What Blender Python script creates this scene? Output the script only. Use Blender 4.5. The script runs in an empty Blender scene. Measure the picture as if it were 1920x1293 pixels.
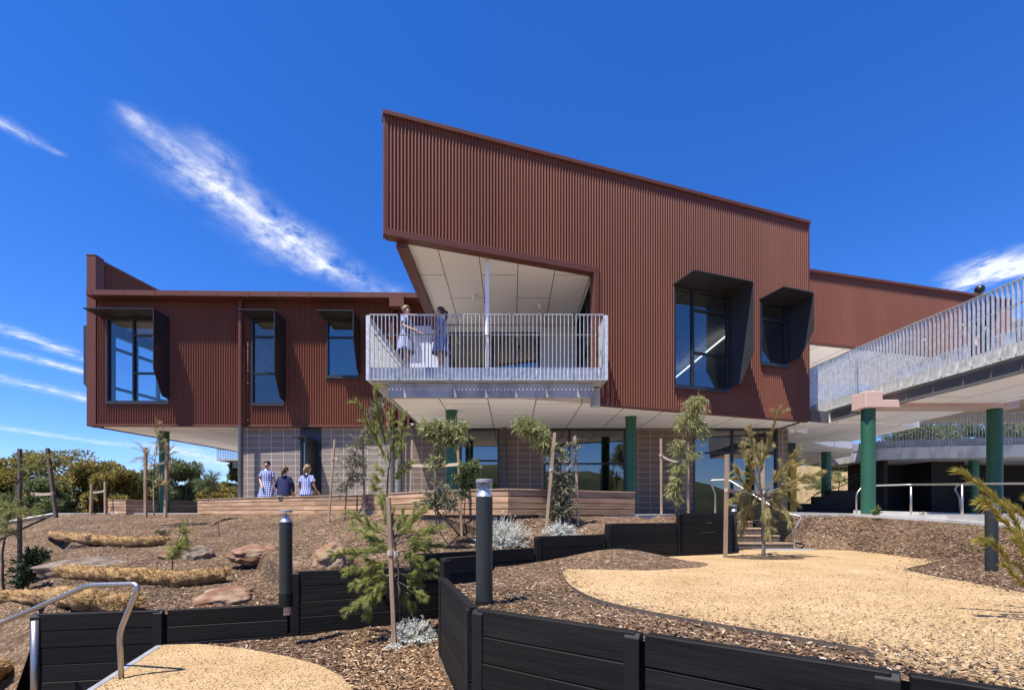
import bpy, bmesh, math, random
from mathutils import Vector, Matrix, noise
from mathutils.bvhtree import BVHTree

RND = random.Random(11)
F, CX, HY = 907.0, 960.0, 960.0      # focal length and principal point of the photograph (1920 px wide)
V = Vector
ZUP = V((0, 0, 1))
scene = bpy.context.scene
COL = scene.collection
ORG = {}                              # world origin of every object made here


def at(px, py, Y):
    """point at depth Y that lies on the sight line of pixel (px, py)"""
    return V(((px - CX) * Y / F, Y, (HY - py) * Y / F))


# ------------------------------------------------------------------ materials
def newmat(name):
    m = bpy.data.materials.new(name)
    m.use_nodes = True
    nt = m.node_tree
    b = nt.nodes['Principled BSDF']
    return m, nt, b


def N(nt, t, **kw):
    n = nt.nodes.new(t)
    for k, v in kw.items():
        if k in n.inputs.keys() if hasattr(n.inputs, 'keys') else False:
            n.inputs[k].default_value = v
        else:
            setattr(n, k, v)
    return n


def ramp(nt, stops):
    r = nt.nodes.new('ShaderNodeValToRGB')
    els = r.color_ramp.elements
    while len(els) > 1:
        els.remove(els[-1])
    els[0].position = stops[0][0]
    els[0].color = (*stops[0][1], 1)
    for p, c in stops[1:]:
        e = els.new(p)
        e.color = (*c, 1)
    return r


def coords(nt, stretch=(1, 1, 1), rot=(0, 0, 0)):
    tc = nt.nodes.new('ShaderNodeTexCoord')
    mp = nt.nodes.new('ShaderNodeMapping')
    mp.inputs['Scale'].default_value = stretch
    mp.inputs['Rotation'].default_value = rot
    nt.links.new(tc.outputs['Object'], mp.inputs['Vector'])
    return mp.outputs['Vector']


def pm(name, c1, c2, scale=4, stretch=(1, 1, 1), rough=.6, metal=0, bump=0, bscale=None, bdist=.02, detail=5, lo=.3, hi=.7, spec=.5, coat=0):
    """plain procedural surface: two colours mixed by noise, noise bump"""
    m, nt, b = newmat(name)
    L = nt.links.new
    co = coords(nt, stretch)
    nz = N(nt, 'ShaderNodeTexNoise')
    nz.inputs['Scale'].default_value = scale
    nz.inputs['Detail'].default_value = detail
    L(co, nz.inputs['Vector'])
    r = ramp(nt, [(lo, c1), (hi, c2)])
    L(nz.outputs['Fac'], r.inputs['Fac'])
    L(r.outputs['Color'], b.inputs['Base Color'])
    b.inputs['Roughness'].default_value = rough
    b.inputs['Metallic'].default_value = metal
    b.inputs['Specular IOR Level'].default_value = spec
    if coat:
        b.inputs['Coat Weight'].default_value = coat
    if bump:
        n2 = N(nt, 'ShaderNodeTexNoise')
        n2.inputs['Scale'].default_value = bscale or scale * 4
        n2.inputs['Detail'].default_value = 6
        L(co, n2.inputs['Vector'])
        bp = nt.nodes.new('ShaderNodeBump')
        bp.inputs['Strength'].default_value = bump
        bp.inputs['Distance'].default_value = bdist
        L(n2.outputs['Fac'], bp.inputs['Height'])
        L(bp.outputs['Normal'], b.inputs['Normal'])
    return m


def island_mat(name, stops, rough=.6, transl=0.0, spec=.3):
    """every loose piece (leaf, chip, needle) takes its own colour"""
    m, nt, b = newmat(name)
    L = nt.links.new
    g = nt.nodes.new('ShaderNodeNewGeometry')
    r = ramp(nt, stops)
    L(g.outputs['Random Per Island'], r.inputs['Fac'])
    L(r.outputs['Color'], b.inputs['Base Color'])
    b.inputs['Roughness'].default_value = rough
    b.inputs['Specular IOR Level'].default_value = spec
    if transl:
        t = nt.nodes.new('ShaderNodeBsdfTranslucent')
        L(r.outputs['Color'], t.inputs['Color'])
        mx = nt.nodes.new('ShaderNodeMixShader')
        mx.inputs['Fac'].default_value = transl
        L(b.outputs['BSDF'], mx.inputs[1])
        L(t.outputs['BSDF'], mx.inputs[2])
        L(mx.outputs['Shader'], nt.nodes['Material Output'].inputs['Surface'])
    return m


def brick_mat(name, c1, c2, mortar, bw, bh, ms, offset, rot, rough=.8, grain=.25, swap=False, spec=.3):
    """coursed panels or blocks with joints; coordinates in metres"""
    m, nt, b = newmat(name)
    L = nt.links.new
    tc = nt.nodes.new('ShaderNodeTexCoord')
    sp = nt.nodes.new('ShaderNodeSeparateXYZ')
    cb = nt.nodes.new('ShaderNodeCombineXYZ')
    L(tc.outputs['Object'], sp.inputs['Vector'])
    a, c = rot                       # which object axes run along the course and across it
    L(sp.outputs[a], cb.inputs['X'])
    L(sp.outputs[c], cb.inputs['Y'])
    br = nt.nodes.new('ShaderNodeTexBrick')
    br.offset = offset
    br.inputs['Scale'].default_value = 1
    br.inputs['Brick Width'].default_value = bw
    br.inputs['Row Height'].default_value = bh
    br.inputs['Mortar Size'].default_value = ms
    br.inputs['Mortar Smooth'].default_value = .05
    br.inputs['Bias'].default_value = 0
    br.inputs['Color1'].default_value = (*c1, 1)
    br.inputs['Color2'].default_value = (*c2, 1)
    br.inputs['Mortar'].default_value = (*mortar, 1)
    L(cb.outputs['Vector'], br.inputs['Vector'])
    nz = nt.nodes.new('ShaderNodeTexNoise')
    nz.inputs['Scale'].default_value = 40
    nz.inputs['Detail'].default_value = 4
    L(tc.outputs['Object'], nz.inputs['Vector'])
    mr = nt.nodes.new('ShaderNodeMapRange')
    mr.inputs['To Min'].default_value = 1 - grain
    mr.inputs['To Max'].default_value = 1 + grain
    L(nz.outputs['Fac'], mr.inputs['Value'])
    mx = nt.nodes.new('ShaderNodeMix')
    mx.data_type = 'RGBA'
    mx.blend_type = 'MULTIPLY'
    mx.inputs['Factor'].default_value = 1
    L(br.outputs['Color'], mx.inputs[6])
    L(mr.outputs['Result'], mx.inputs[7])
    L(mx.outputs[2], b.inputs['Base Color'])
    b.inputs['Roughness'].default_value = rough
    b.inputs['Specular IOR Level'].default_value = spec
    bp = nt.nodes.new('ShaderNodeBump')
    bp.inputs['Strength'].default_value = .6
    bp.inputs['Distance'].default_value = .006
    iv = nt.nodes.new('ShaderNodeMath')
    iv.operation = 'SUBTRACT'
    iv.inputs[0].default_value = 1
    L(br.outputs['Fac'], iv.inputs[1])
    L(iv.outputs[0], bp.inputs['Height'])
    L(bp.outputs['Normal'], b.inputs['Normal'])
    return m


def mulch_mat(name, dark=1.0, warm=1.0):
    m, nt, b = newmat(name)
    L = nt.links.new
    tc = nt.nodes.new('ShaderNodeTexCoord')
    ds = nt.nodes.new('ShaderNodeTexNoise')
    ds.inputs['Scale'].default_value = 7
    L(tc.outputs['Object'], ds.inputs['Vector'])
    ad = nt.nodes.new('ShaderNodeVectorMath')
    ad.operation = 'MULTIPLY_ADD'
    ad.inputs[1].default_value = (.25, .25, .25)
    L(ds.outputs['Color'], ad.inputs[0])
    L(tc.outputs['Object'], ad.inputs[2])
    vs = []
    for sc, st, rz in ((46, (1, .38, 1), .5), (62, (.36, 1, 1), -.3)):
        mp = nt.nodes.new('ShaderNodeMapping')
        mp.inputs['Scale'].default_value = st
        mp.inputs['Rotation'].default_value = (0, 0, rz)
        L(ad.outputs['Vector'], mp.inputs['Vector'])
        v = nt.nodes.new('ShaderNodeTexVoronoi')
        v.inputs['Scale'].default_value = sc
        L(mp.outputs['Vector'], v.inputs['Vector'])
        vs.append(v)
    cs = []
    for v in vs:
        sp = nt.nodes.new('ShaderNodeSeparateColor')
        L(v.outputs['Color'], sp.inputs['Color'])
        r = ramp(nt, [(0, (.036 * dark, .022 * dark, .013 * dark)), (.45, (.108 * dark * warm, .063 * dark, .035 * dark)),
                      (.78, (.19 * dark * warm, .117 * dark, .065 * dark)), (.9, (.36 * dark * warm, .245 * dark, .15 * dark)), (1, (.56 * dark * warm, .44 * dark, .33 * dark))])
        L(sp.outputs[0], r.inputs['Fac'])
        cs.append(r)
    big = nt.nodes.new('ShaderNodeTexNoise')
    big.inputs['Scale'].default_value = 1.1
    big.inputs['Detail'].default_value = 5
    L(tc.outputs['Object'], big.inputs['Vector'])
    mx = nt.nodes.new('ShaderNodeMix')
    mx.data_type = 'RGBA'
    L(vs[1].outputs['Distance'], mx.inputs['Factor'])
    L(cs[0].outputs['Color'], mx.inputs[6])
    L(cs[1].outputs['Color'], mx.inputs[7])
    mr = nt.nodes.new('ShaderNodeMapRange')
    mr.inputs['From Min'].default_value = .3
    mr.inputs['From Max'].default_value = .7
    mr.inputs['To Min'].default_value = .62
    mr.inputs['To Max'].default_value = 1.22
    L(big.outputs['Fac'], mr.inputs['Value'])
    m2 = nt.nodes.new('ShaderNodeMix')
    m2.data_type = 'RGBA'
    m2.blend_type = 'MULTIPLY'
    m2.inputs['Factor'].default_value = 1
    L(mx.outputs[2], m2.inputs[6])
    L(mr.outputs['Result'], m2.inputs[7])
    L(m2.outputs[2], b.inputs['Base Color'])
    b.inputs['Roughness'].default_value = .9
    b.inputs['Specular IOR Level'].default_value = .2
    bp = nt.nodes.new('ShaderNodeBump')
    bp.inputs['Strength'].default_value = .9
    bp.inputs['Distance'].default_value = .02
    sm = nt.nodes.new('ShaderNodeMath')
    L(vs[0].outputs['Distance'], sm.inputs[0])
    L(vs[1].outputs['Distance'], sm.inputs[1])
    L(sm.outputs[0], bp.inputs['Height'])
    L(bp.outputs['Normal'], b.inputs['Normal'])
    return m


def glass_mat(name, tint, refl):
    m, nt, b = newmat(name)
    L = nt.links.new
    nt.nodes.remove(b)
    t = nt.nodes.new('ShaderNodeBsdfTransparent')
    t.inputs['Color'].default_value = (*tint, 1)
    g = nt.nodes.new('ShaderNodeBsdfGlossy')
    g.inputs['Roughness'].default_value = .0
    g.inputs['Color'].default_value = (.95, .91, .85, 1)
    lw = nt.nodes.new('ShaderNodeLayerWeight')
    pw_ = nt.nodes.new('ShaderNodeMath')
    pw_.operation = 'POWER'
    pw_.inputs[1].default_value = 4
    L(lw.outputs['Facing'], pw_.inputs[0])
    mr = nt.nodes.new('ShaderNodeMath')
    mr.operation = 'ADD'
    mr.use_clamp = True
    mr.inputs[1].default_value = refl + .03
    L(pw_.outputs[0], mr.inputs[0])
    mx = nt.nodes.new('ShaderNodeMixShader')
    L(mr.outputs[0], mx.inputs['Fac'])
    L(t.outputs['BSDF'], mx.inputs[1])
    L(g.outputs['BSDF'], mx.inputs[2])
    L(mx.outputs['Shader'], nt.nodes['Material Output'].inputs['Surface'])
    return m


def check_mat(name):
    """blue and white checked school dress cloth"""
    m, nt, b = newmat(name)
    L = nt.links.new
    tc = nt.nodes.new('ShaderNodeTexCoord')
    sp = nt.nodes.new('ShaderNodeSeparateXYZ')
    L(tc.outputs['Object'], sp.inputs['Vector'])
    outs = []
    for ax in (0, 2):
        w = nt.nodes.new('ShaderNodeMath')
        w.operation = 'MULTIPLY'
        w.inputs[1].default_value = 1 / .055
        L(sp.outputs[ax], w.inputs[0])
        fr = nt.nodes.new('ShaderNodeMath')
        fr.operation = 'FRACT'
        L(w.outputs[0], fr.inputs[0])
        gt = nt.nodes.new('ShaderNodeMath')
        gt.operation = 'GREATER_THAN'
        gt.inputs[1].default_value = .42
        L(fr.outputs[0], gt.inputs[0])
        outs.append(gt)
    sm = nt.nodes.new('ShaderNodeMath')
    L(outs[0].outputs[0], sm.inputs[0])
    L(outs[1].outputs[0], sm.inputs[1])
    hf = nt.nodes.new('ShaderNodeMath')
    hf.operation = 'MULTIPLY'
    hf.inputs[1].default_value = .5
    L(sm.outputs[0], hf.inputs[0])
    r = ramp(nt, [(0, (.7, .72, .78)), (.5, (.22, .28, .52)), (1, (.02, .035, .19))])
    L(hf.outputs[0], r.inputs['Fac'])
    L(r.outputs['Color'], b.inputs['Base Color'])
    b.inputs['Roughness'].default_value = .85
    return m


M = {}
M['clad'] = pm('red_brown_steel', (.155, .054, .031), (.200, .070, .040), .7, (1, 1, .25), rough=.5, spec=.3)
M['trim'] = pm('red_brown_trim', (.115, .040, .025), (.130, .046, .029), 2, rough=.5, spec=.3)
M['char'] = pm('charcoal_steel', (.026, .027, .030), (.034, .035, .038), 3, rough=.45)
M['frame'] = pm('dark_aluminium', (.018, .020, .024), (.026, .028, .032), 3, rough=.4)
M['soffit'] = brick_mat('soffit_sheet', (.88, .82, .74), (.89, .83, .75), (.09, .08, .07), 2.7, .95, .010, .5, (1, 0), rough=.75, grain=.03)
M['soffit2'] = brick_mat('soffit_sheet_wide', (.88, .82, .74), (.89, .83, .75), (.10, .09, .08), 3.0, 1.2, .012, .5, (1, 0), rough=.75, grain=.03)
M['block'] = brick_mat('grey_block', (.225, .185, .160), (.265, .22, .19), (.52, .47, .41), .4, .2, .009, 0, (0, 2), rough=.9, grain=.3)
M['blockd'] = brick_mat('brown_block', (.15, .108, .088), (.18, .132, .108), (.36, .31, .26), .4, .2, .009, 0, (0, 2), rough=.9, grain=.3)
M['shadewall'] = brick_mat('shade_toned_brick', (.012, .009, .008), (.018, .014, .012), (.03, .025, .022), .23, .086, .01, .5, (0, 2), rough=.9)  # near-black colour puts the deep shade under the decks into the brick
M['conc'] = pm('pale_concrete', (.36, .35, .33), (.46, .44, .41), 3, rough=.85, bump=.2, bscale=30, bdist=.004)
M['concst'] = pm('stained_concrete', (.26, .25, .24), (.40, .39, .37), 2.2, (1, 1, .5), rough=.8, lo=.35, hi=.55)
M['pink'] = pm('pink_render', (.53, .36, .31), (.58, .40, .35), 2, rough=.8)
M['green'] = pm('green_column_paint', (.014, .085, .046), (.018, .098, .054), 3, rough=.5)
M['galv'] = pm('galvanised_steel', (.50, .50, .485), (.70, .69, .67), 9, rough=.45, metal=.45, lo=.35, hi=.65)
M['galvd'] = pm('dull_galvanised', (.22, .23, .24), (.34, .35, .36), 3, rough=.6, metal=.3)
M['stain'] = pm('stainless_steel', (.36, .34, .32), (.44, .42, .40), 20, (1, 1, .1), rough=.42, metal=1)
M['white'] = pm('white_paint', (.78, .78, .78), (.82, .82, .82), 3, rough=.5)
M['paleW'] = pm('pale_wall', (.58, .58, .62), (.62, .62, .66), 2, rough=.7)
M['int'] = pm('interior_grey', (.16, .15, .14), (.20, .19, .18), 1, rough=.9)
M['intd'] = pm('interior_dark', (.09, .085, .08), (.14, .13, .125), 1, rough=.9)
M['yellow'] = pm('yellow_paint', (.62, .36, .01), (.68, .40, .015), 2, rough=.5)
M['pipe'] = pm('grey_pipe', (.07, .075, .08), (.09, .095, .10), 4, rough=.5)
M['sleeper'] = pm('black_timber', (.0035, .0033, .0033), (.011, .0098, .0092), 5, (.35, .35, 6), rough=.7, bump=.6, bscale=9, bdist=.005, spec=.22)
M['post'] = pm('black_steel', (.006, .006, .007), (.010, .010, .011), 6, rough=.6, spec=.25)
M['boll'] = pm('bollard_paint', (.020, .024, .023), (.025, .029, .028), 6, rough=.5, spec=.35)
M['bolls'] = pm('bollard_top', (.62, .62, .64), (.7, .7, .72), 6, rough=.3, metal=.5)
M['wood'] = pm('planter_timber', (.32, .165, .08), (.60, .40, .25), 2.6, (.6, .6, 9), rough=.7, bump=.3, bscale=12, bdist=.004, lo=.3, hi=.72)
M['steelg'] = pm('dark_grey_steel', (.085, .085, .085), (.12, .12, .12), 2, rough=.6)
M['stake'] = pm('hardwood_stake', (.26, .17, .105), (.42, .30, .20), 5, (3, 3, .4), rough=.75, bump=.3, bscale=16, bdist=.003)
M['staked'] = pm('weathered_stake', (.06, .045, .035), (.13, .095, .07), 6, (3, 3, .4), rough=.8, bump=.3)
M['tie'] = pm('hessian', (.42, .33, .23), (.55, .45, .33), 30, rough=.9)
M['sand'] = None
M['clear'] = glass_mat('clear_glass', (.90, .93, .94), .05)
M['tint'] = glass_mat('tinted_glass', (.58, .62, .63), .14)
M['acryl'] = glass_mat('bollard_lens', (.9, .9, .92), .03)
M['mulch'] = mulch_mat('bark_mulch')
M['mulchd'] = mulch_mat('bark_mulch_dark', .8, 1.0)
M['chip'] = island_mat('bark_chips', [(0, (.035, .022, .015)), (.4, (.10, .057, .032)), (.75, (.19, .117, .066)), (.93, (.32, .22, .135)), (1, (.45, .37, .29))], .9)
M['litter'] = island_mat('leaf_litter', [(0, (.07, .04, .022)), (.5, (.22, .115, .055)), (.85, (.38, .25, .135)), (1, (.5, .38, .25))], .8)
M['grit'] = island_mat('path_grit', [(0, (.04, .03, .022)), (.6, (.15, .10, .06)), (1, (.6, .47, .31))], .9)
M['bark'] = pm('sapling_bark', (.10, .075, .055), (.24, .19, .15), 12, (1, 1, .4), rough=.85, bump=.3)
M['barkd'] = pm('dark_bark', (.05, .035, .028), (.11, .08, .06), 12, (1, 1, .4), rough=.85, bump=.3)
M['gum'] = island_mat('gum_leaves', [(0, (.10, .13, .04)), (.5, (.27, .29, .10)), (.85, (.46, .45, .20)), (1, (.58, .52, .28))], .45, .35)
M['gumd'] = island_mat('grey_green_leaves', [(0, (.07, .085, .045)), (.5, (.16, .175, .10)), (.9, (.30, .28, .18)), (1, (.34, .22, .11))], .5, .2)
M['lush'] = island_mat('green_leaves', [(0, (.06, .10, .022)), (.6, (.17, .23, .06)), (1, (.34, .38, .13))], .4, .25)
M['dkleaf'] = island_mat('dark_leaves', [(0, (.012, .025, .012)), (.7, (.03, .055, .022)), (1, (.07, .10, .04))], .4, .15)
M['needle'] = island_mat('sheoak_needles', [(0, (.13, .16, .035)), (.5, (.30, .33, .085)), (.9, (.46, .46, .16)), (1, (.50, .42, .2))], .55, .42)
M['needley'] = island_mat('yellow_needles', [(0, (.16, .17, .03)), (.55, (.36, .33, .07)), (.9, (.52, .38, .09)), (1, (.60, .30, .08))], .55, .3)
M['needlep'] = island_mat('pale_needles', [(0, (.10, .14, .06)), (1, (.24, .28, .14))], .55, .3)
M['needlet'] = island_mat('straw_needles', [(0, (.20, .18, .06)), (.6, (.42, .36, .15)), (1, (.56, .48, .24))], .6, .4)
M['silver'] = island_mat('silver_leaves', [(0, (.36, .36, .31)), (.6, (.62, .62, .55)), (1, (.8, .8, .72))], .8, .15)
M['wattle'] = island_mat('wattle_leaves', [(0, (.09, .10, .028)), (.4, (.19, .18, .045)), (.8, (.36, .26, .065)), (1, (.48, .32, .09))], .6, .35)
M['bgreen'] = island_mat('far_green_leaves', [(0, (.07, .09, .03)), (.6, (.17, .20, .075)), (1, (.28, .31, .14))], .6, .35)
M['coir'] = pm('coir_fibre', (.15, .085, .032), (.40, .245, .10), 14, rough=.95, bump=1, bscale=40, bdist=.02)
M['coirf'] = island_mat('coir_threads', [(0, (.12, .07, .026)), (.5, (.34, .21, .08)), (1, (.52, .36, .17))], .9, .1)
M['rock'] = pm('banded_rock', (.085, .06, .046), (.21, .155, .115), 3.5, (1, 1, 2.5), rough=.85, bump=.7, bscale=9, bdist=.03, lo=.35, hi=.62)
M['rockr'] = pm('red_rock', (.14, .060, .028), (.235, .155, .10), 4, (1, 1, 2.2), rough=.85, bump=.7, bscale=9, bdist=.03, lo=.4, hi=.6)
M['rocko'] = pm('ochre_rock', (.19, .10, .043), (.25, .17, .115), 2.6, rough=.85, bump=.7, bscale=9, bdist=.03, lo=.4, hi=.6)
M['hill'] = pm('dry_grass_hill', (.12, .075, .04), (.30, .23, .11), 2.5, rough=.95, bump=.8, bscale=12, bdist=.06)
M['reflridge'] = pm('unseen_reflected_ridge', (.02, .03, .012), (.06, .07, .03), .12, rough=.95)  # dark green for the unseen ridge added for the glass
M['dirt'] = pm('brown_earth', (.15, .10, .065), (.22, .155, .10), .8, rough=.95)
M['skin'] = pm('skin', (.52, .30, .22), (.56, .33, .24), 6, rough=.55)
M['skint'] = pm('tan_skin', (.40, .21, .14), (.44, .24, .16), 6, rough=.55)
M['check'] = check_mat('checked_cotton')
M['navy'] = pm('navy_wool', (.006, .010, .06), (.009, .014, .078), 20, rough=.85)
M['hairb'] = pm('brown_hair', (.05, .026, .014), (.09, .05, .028), 40, (1, 1, .2), rough=.45)
M['hairk'] = pm('black_hair', (.010, .008, .007), (.022, .018, .015), 40, (1, 1, .2), rough=.4)
M['hairf'] = pm('fair_hair', (.15, .09, .045), (.27, .17, .085), 40, (1, 1, .2), rough=.45)
M['eye'] = pm('eye', (.02, .015, .012), (.03, .02, .016), 5, rough=.3)
M['lip'] = pm('lip', (.38, .12, .10), (.42, .14, .12), 5, rough=.5)
M['sock'] = pm('sock', (.7, .7, .7), (.75, .75, .75), 5, rough=.9)
M['shoe'] = pm('shoe', (.012, .012, .014), (.02, .02, .022), 5, rough=.4)


def sand_mat():
    m, nt, b = newmat('crushed_granite')
    L = nt.links.new
    tc = nt.nodes.new('ShaderNodeTexCoord')
    a = nt.nodes.new('ShaderNodeTexNoise')
    a.inputs['Scale'].default_value = 1.3
    a.inputs['Detail'].default_value = 7
    L(tc.outputs['Object'], a.inputs['Vector'])
    ra = ramp(nt, [(.3, (.33, .225, .115)), (.52, (.385, .265, .142)), (.72, (.43, .305, .178))])
    L(a.outputs['Fac'], ra.inputs['Fac'])
    v = nt.nodes.new('ShaderNodeTexVoronoi')
    v.inputs['Scale'].default_value = 75
    L(tc.outputs['Object'], v.inputs['Vector'])
    sp = nt.nodes.new('ShaderNodeSeparateColor')
    L(v.outputs['Color'], sp.inputs['Color'])
    rv = ramp(nt, [(0, (.30, .26, .22)), (.07, (.62, .58, .53)), (.25, (.9, .89, .87)), (.75, (1, 1, 1)), (1, (1.25, 1.22, 1.16))])
    L(sp.outputs[0], rv.inputs['Fac'])
    mx = nt.nodes.new('ShaderNodeMix')
    mx.data_type = 'RGBA'
    mx.blend_type = 'MULTIPLY'
    mx.inputs['Factor'].default_value = 1
    L(ra.outputs['Color'], mx.inputs[6])
    L(rv.outputs['Color'], mx.inputs[7])
    L(mx.outputs[2], b.inputs['Base Color'])
    b.inputs['Roughness'].default_value = .95
    b.inputs['Specular IOR Level'].default_value = .15
    bp = nt.nodes.new('ShaderNodeBump')
    bp.inputs['Strength'].default_value = .6
    bp.inputs['Distance'].default_value = .008
    L(v.outputs['Distance'], bp.inputs['Height'])
    L(bp.outputs['Normal'], b.inputs['Normal'])
    return m




def vary(m, lo, hi):
    """each board slightly lighter or darker"""
    nt = m.node_tree
    b = nt.nodes['Principled BSDF']
    src = b.inputs['Base Color'].links[0].from_socket
    g = nt.nodes.new('ShaderNodeNewGeometry')
    oi = nt.nodes.new('ShaderNodeObjectInfo')
    ad = nt.nodes.new('ShaderNodeMath')
    fr = nt.nodes.new('ShaderNodeMath')
    fr.operation = 'FRACT'
    nt.links.new(g.outputs['Random Per Island'], ad.inputs[0])
    nt.links.new(oi.outputs['Random'], ad.inputs[1])
    nt.links.new(ad.outputs[0], fr.inputs[0])
    mr = nt.nodes.new('ShaderNodeMapRange')
    mr.inputs['To Min'].default_value = lo
    mr.inputs['To Max'].default_value = hi
    nt.links.new(fr.outputs[0], mr.inputs['Value'])
    mx = nt.nodes.new('ShaderNodeMix')
    mx.data_type = 'RGBA'
    mx.blend_type = 'MULTIPLY'
    mx.inputs['Factor'].default_value = 1
    nt.links.new(src, mx.inputs[6])
    nt.links.new(mr.outputs['Result'], mx.inputs[7])
    nt.links.new(mx.outputs[2], b.inputs['Base Color'])


vary(M['wood'], .62, 1.15)
vary(M['sleeper'], .6, 1.5)
vary(M['stake'], .75, 1.15)
M['sand'] = sand_mat()
m, nt, b = newmat('strip_lamp')
b.inputs['Emission Color'].default_value = (1, .97, .9, 1)
b.inputs['Emission Strength'].default_value = 2.2
M['lamp'] = m


# ------------------------------------------------------------------ mesh builder
class MB:
    def __init__(self):
        self.v, self.f = [], []

    def add(self, vs, fs):
        o = len(self.v)
        self.v += [V(p) for p in vs]
        self.f += [tuple(i + o for i in t) for t in fs]
        return self

    def poly(self, *p):
        return self.add(p, [tuple(range(len(p)))])

    def hexa(self, b, t):
        """box from four bottom and four top corners"""
        return self.add(list(b) + list(t), [(3, 2, 1, 0), (4, 5, 6, 7), (0, 1, 5, 4), (1, 2, 6, 5), (2, 3, 7, 6), (3, 0, 4, 7)])

    def box(self, x0, x1, y0, y1, z0, z1):
        x0, x1 = min(x0, x1), max(x0, x1)
        y0, y1 = min(y0, y1), max(y0, y1)
        z0, z1 = min(z0, z1), max(z0, z1)
        return self.hexa([(x0, y0, z0), (x1, y0, z0), (x1, y1, z0), (x0, y1, z0)], [(x0, y0, z1), (x1, y0, z1), (x1, y1, z1), (x0, y1, z1)])

    def prism(self, pts, ext):
        n = len(pts)
        e = V(ext)
        a = [V(p) for p in pts]
        return self.add(a + [p + e for p in a], [tuple(range(n - 1, -1, -1)), tuple(range(n, 2 * n))] + [(i, (i + 1) % n, (i + 1) % n + n, i + n) for i in range(n)])

    def slab(self, pts, z0, z1):
        return self.prism([(p[0], p[1], z0) for p in pts], (0, 0, z1 - z0))

    def beam(self, a, b, w, h, up=ZUP):
        """square bar centred on a-b; w across, h along up"""
        a, b = V(a), V(b)
        d = (b - a).normalized()
        s = d.cross(up)
        if s.length < 1e-5:
            s = d.cross(V((0, 1, 0)))
        s.normalize()
        u = s.cross(d).normalized()
        s, u = s * w / 2, u * h / 2
        return self.hexa([a - s - u, a + s - u, b + s - u, b - s - u], [a - s + u, a + s + u, b + s + u, b - s + u])

    def tube(self, pts, r, n=8, cap=True):
        pts = [V(p) for p in pts]
        m = len(pts)
        rs = r if isinstance(r, (list, tuple)) else [r] * m
        vs, fs = [], []
        ref = None
        for i, p in enumerate(pts):
            d = (pts[min(i + 1, m - 1)] - pts[max(i - 1, 0)])
            d = d.normalized() if d.length > 1e-9 else ZUP
            if ref is None:
                ref = d.cross(ZUP if abs(d.z) < .9 else V((1, 0, 0))).normalized()
            s = (ref - d * ref.dot(d))
            s = s.normalized() if s.length > 1e-6 else d.orthogonal().normalized()
            ref = s
            t = d.cross(s)
            for k in range(n):
                a = 2 * math.pi * k / n
                vs.append(p + (s * math.cos(a) + t * math.sin(a)) * rs[i])
        for i in range(m - 1):
            for k in range(n):
                fs.append((i * n + k, i * n + (k + 1) % n, (i + 1) * n + (k + 1) % n, (i + 1) * n + k))
        if cap:
            fs.append(tuple(range(n - 1, -1, -1)))
            fs.append(tuple((m - 1) * n + k for k in range(n)))
        return self.add(vs, fs)

    def lathe(self, c, prof, n=20, sx=1, sy=1):
        c = V(c)
        vs = [c + V((r * math.cos(2 * math.pi * k / n) * sx, r * math.sin(2 * math.pi * k / n) * sy, z)) for r, z in prof for k in range(n)]
        m = len(prof)
        fs = [(i * n + k, i * n + (k + 1) % n, (i + 1) * n + (k + 1) % n, (i + 1) * n + k) for i in range(m - 1) for k in range(n)]
        fs += [tuple(range(n - 1, -1, -1)), tuple((m - 1) * n + k for k in range(n))]
        return self.add(vs, fs)

    def cyl(self, c, r, z0, z1, n=20):
        return self.lathe((c[0], c[1], 0), [(r, z0), (r, z1)], n)

    def ball(self, c, rx, ry, rz, n=12, m=8):
        return self.lathe(c, [(max(1e-3, math.sin(math.pi * i / m)), -math.cos(math.pi * i / m) * rz) for i in range(m + 1)], n, rx, ry)

    def grid(self, fn, nu, nv):
        vs = [fn(i / nu, j / nv) for j in range(nv + 1) for i in range(nu + 1)]
        return self.add(vs, [(j * (nu + 1) + i, j * (nu + 1) + i + 1, (j + 1) * (nu + 1) + i + 1, (j + 1) * (nu + 1) + i) for j in range(nv) for i in range(nu)])

    def build(self, name, mat, parent=None, smooth=False, bevel=0, loc=None):
        o0 = ORG[parent.name] if parent else (V(loc) if loc is not None else V((0, 0, 0)))
        me = bpy.data.meshes.new(name)
        me.from_pydata([tuple(p - o0) for p in self.v], [], self.f)
        me.materials.append(M[mat])
        if smooth:
            me.polygons.foreach_set('use_smooth', [True] * len(me.polygons))
        me.update()
        o = bpy.data.objects.new(name, me)
        COL.objects.link(o)
        if parent:
            o.parent = parent
        else:
            o.location = o0
        ORG[o.name] = o0.copy()
        if bevel:
            bv = o.modifiers.new('edge', 'BEVEL')
            bv.width = bevel
            bv.segments = 1
            bv.limit_method = 'ANGLE'
        return o


def recalc(o):
    bm = bmesh.new()
    bm.from_mesh(o.data)
    bmesh.ops.recalc_face_normals(bm, faces=bm.faces)
    bm.to_mesh(o.data)
    bm.free()
    return o


def tag(o, label=None, cat=None, group=None, kind=None):
    if label:
        o['label'] = label
    if cat:
        o['category'] = cat
    if group:
        o['group'] = group
    if kind:
        o['kind'] = kind
    return o


def thing(name, label, cat, loc, group=None):
    o = bpy.data.objects.new(name, None)
    o.empty_display_size = .2
    o.location = loc
    COL.objects.link(o)
    ORG[o.name] = V(loc)
    return tag(o, label, cat, group)


def copy_tree(o, parent=None):
    c = o.copy()
    COL.objects.link(c)
    if parent:
        c.parent = parent
    for ch in list(o.children):
        copy_tree(ch, c)
    return c
# ------------------------------------------------------------------ terrain
GROUND_V, GROUND_F = [], []


def track(mb):
    o = len(GROUND_V)
    GROUND_V.extend(mb.v)
    GROUND_F.extend([tuple(i + o for i in f) for f in mb.f])


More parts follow.
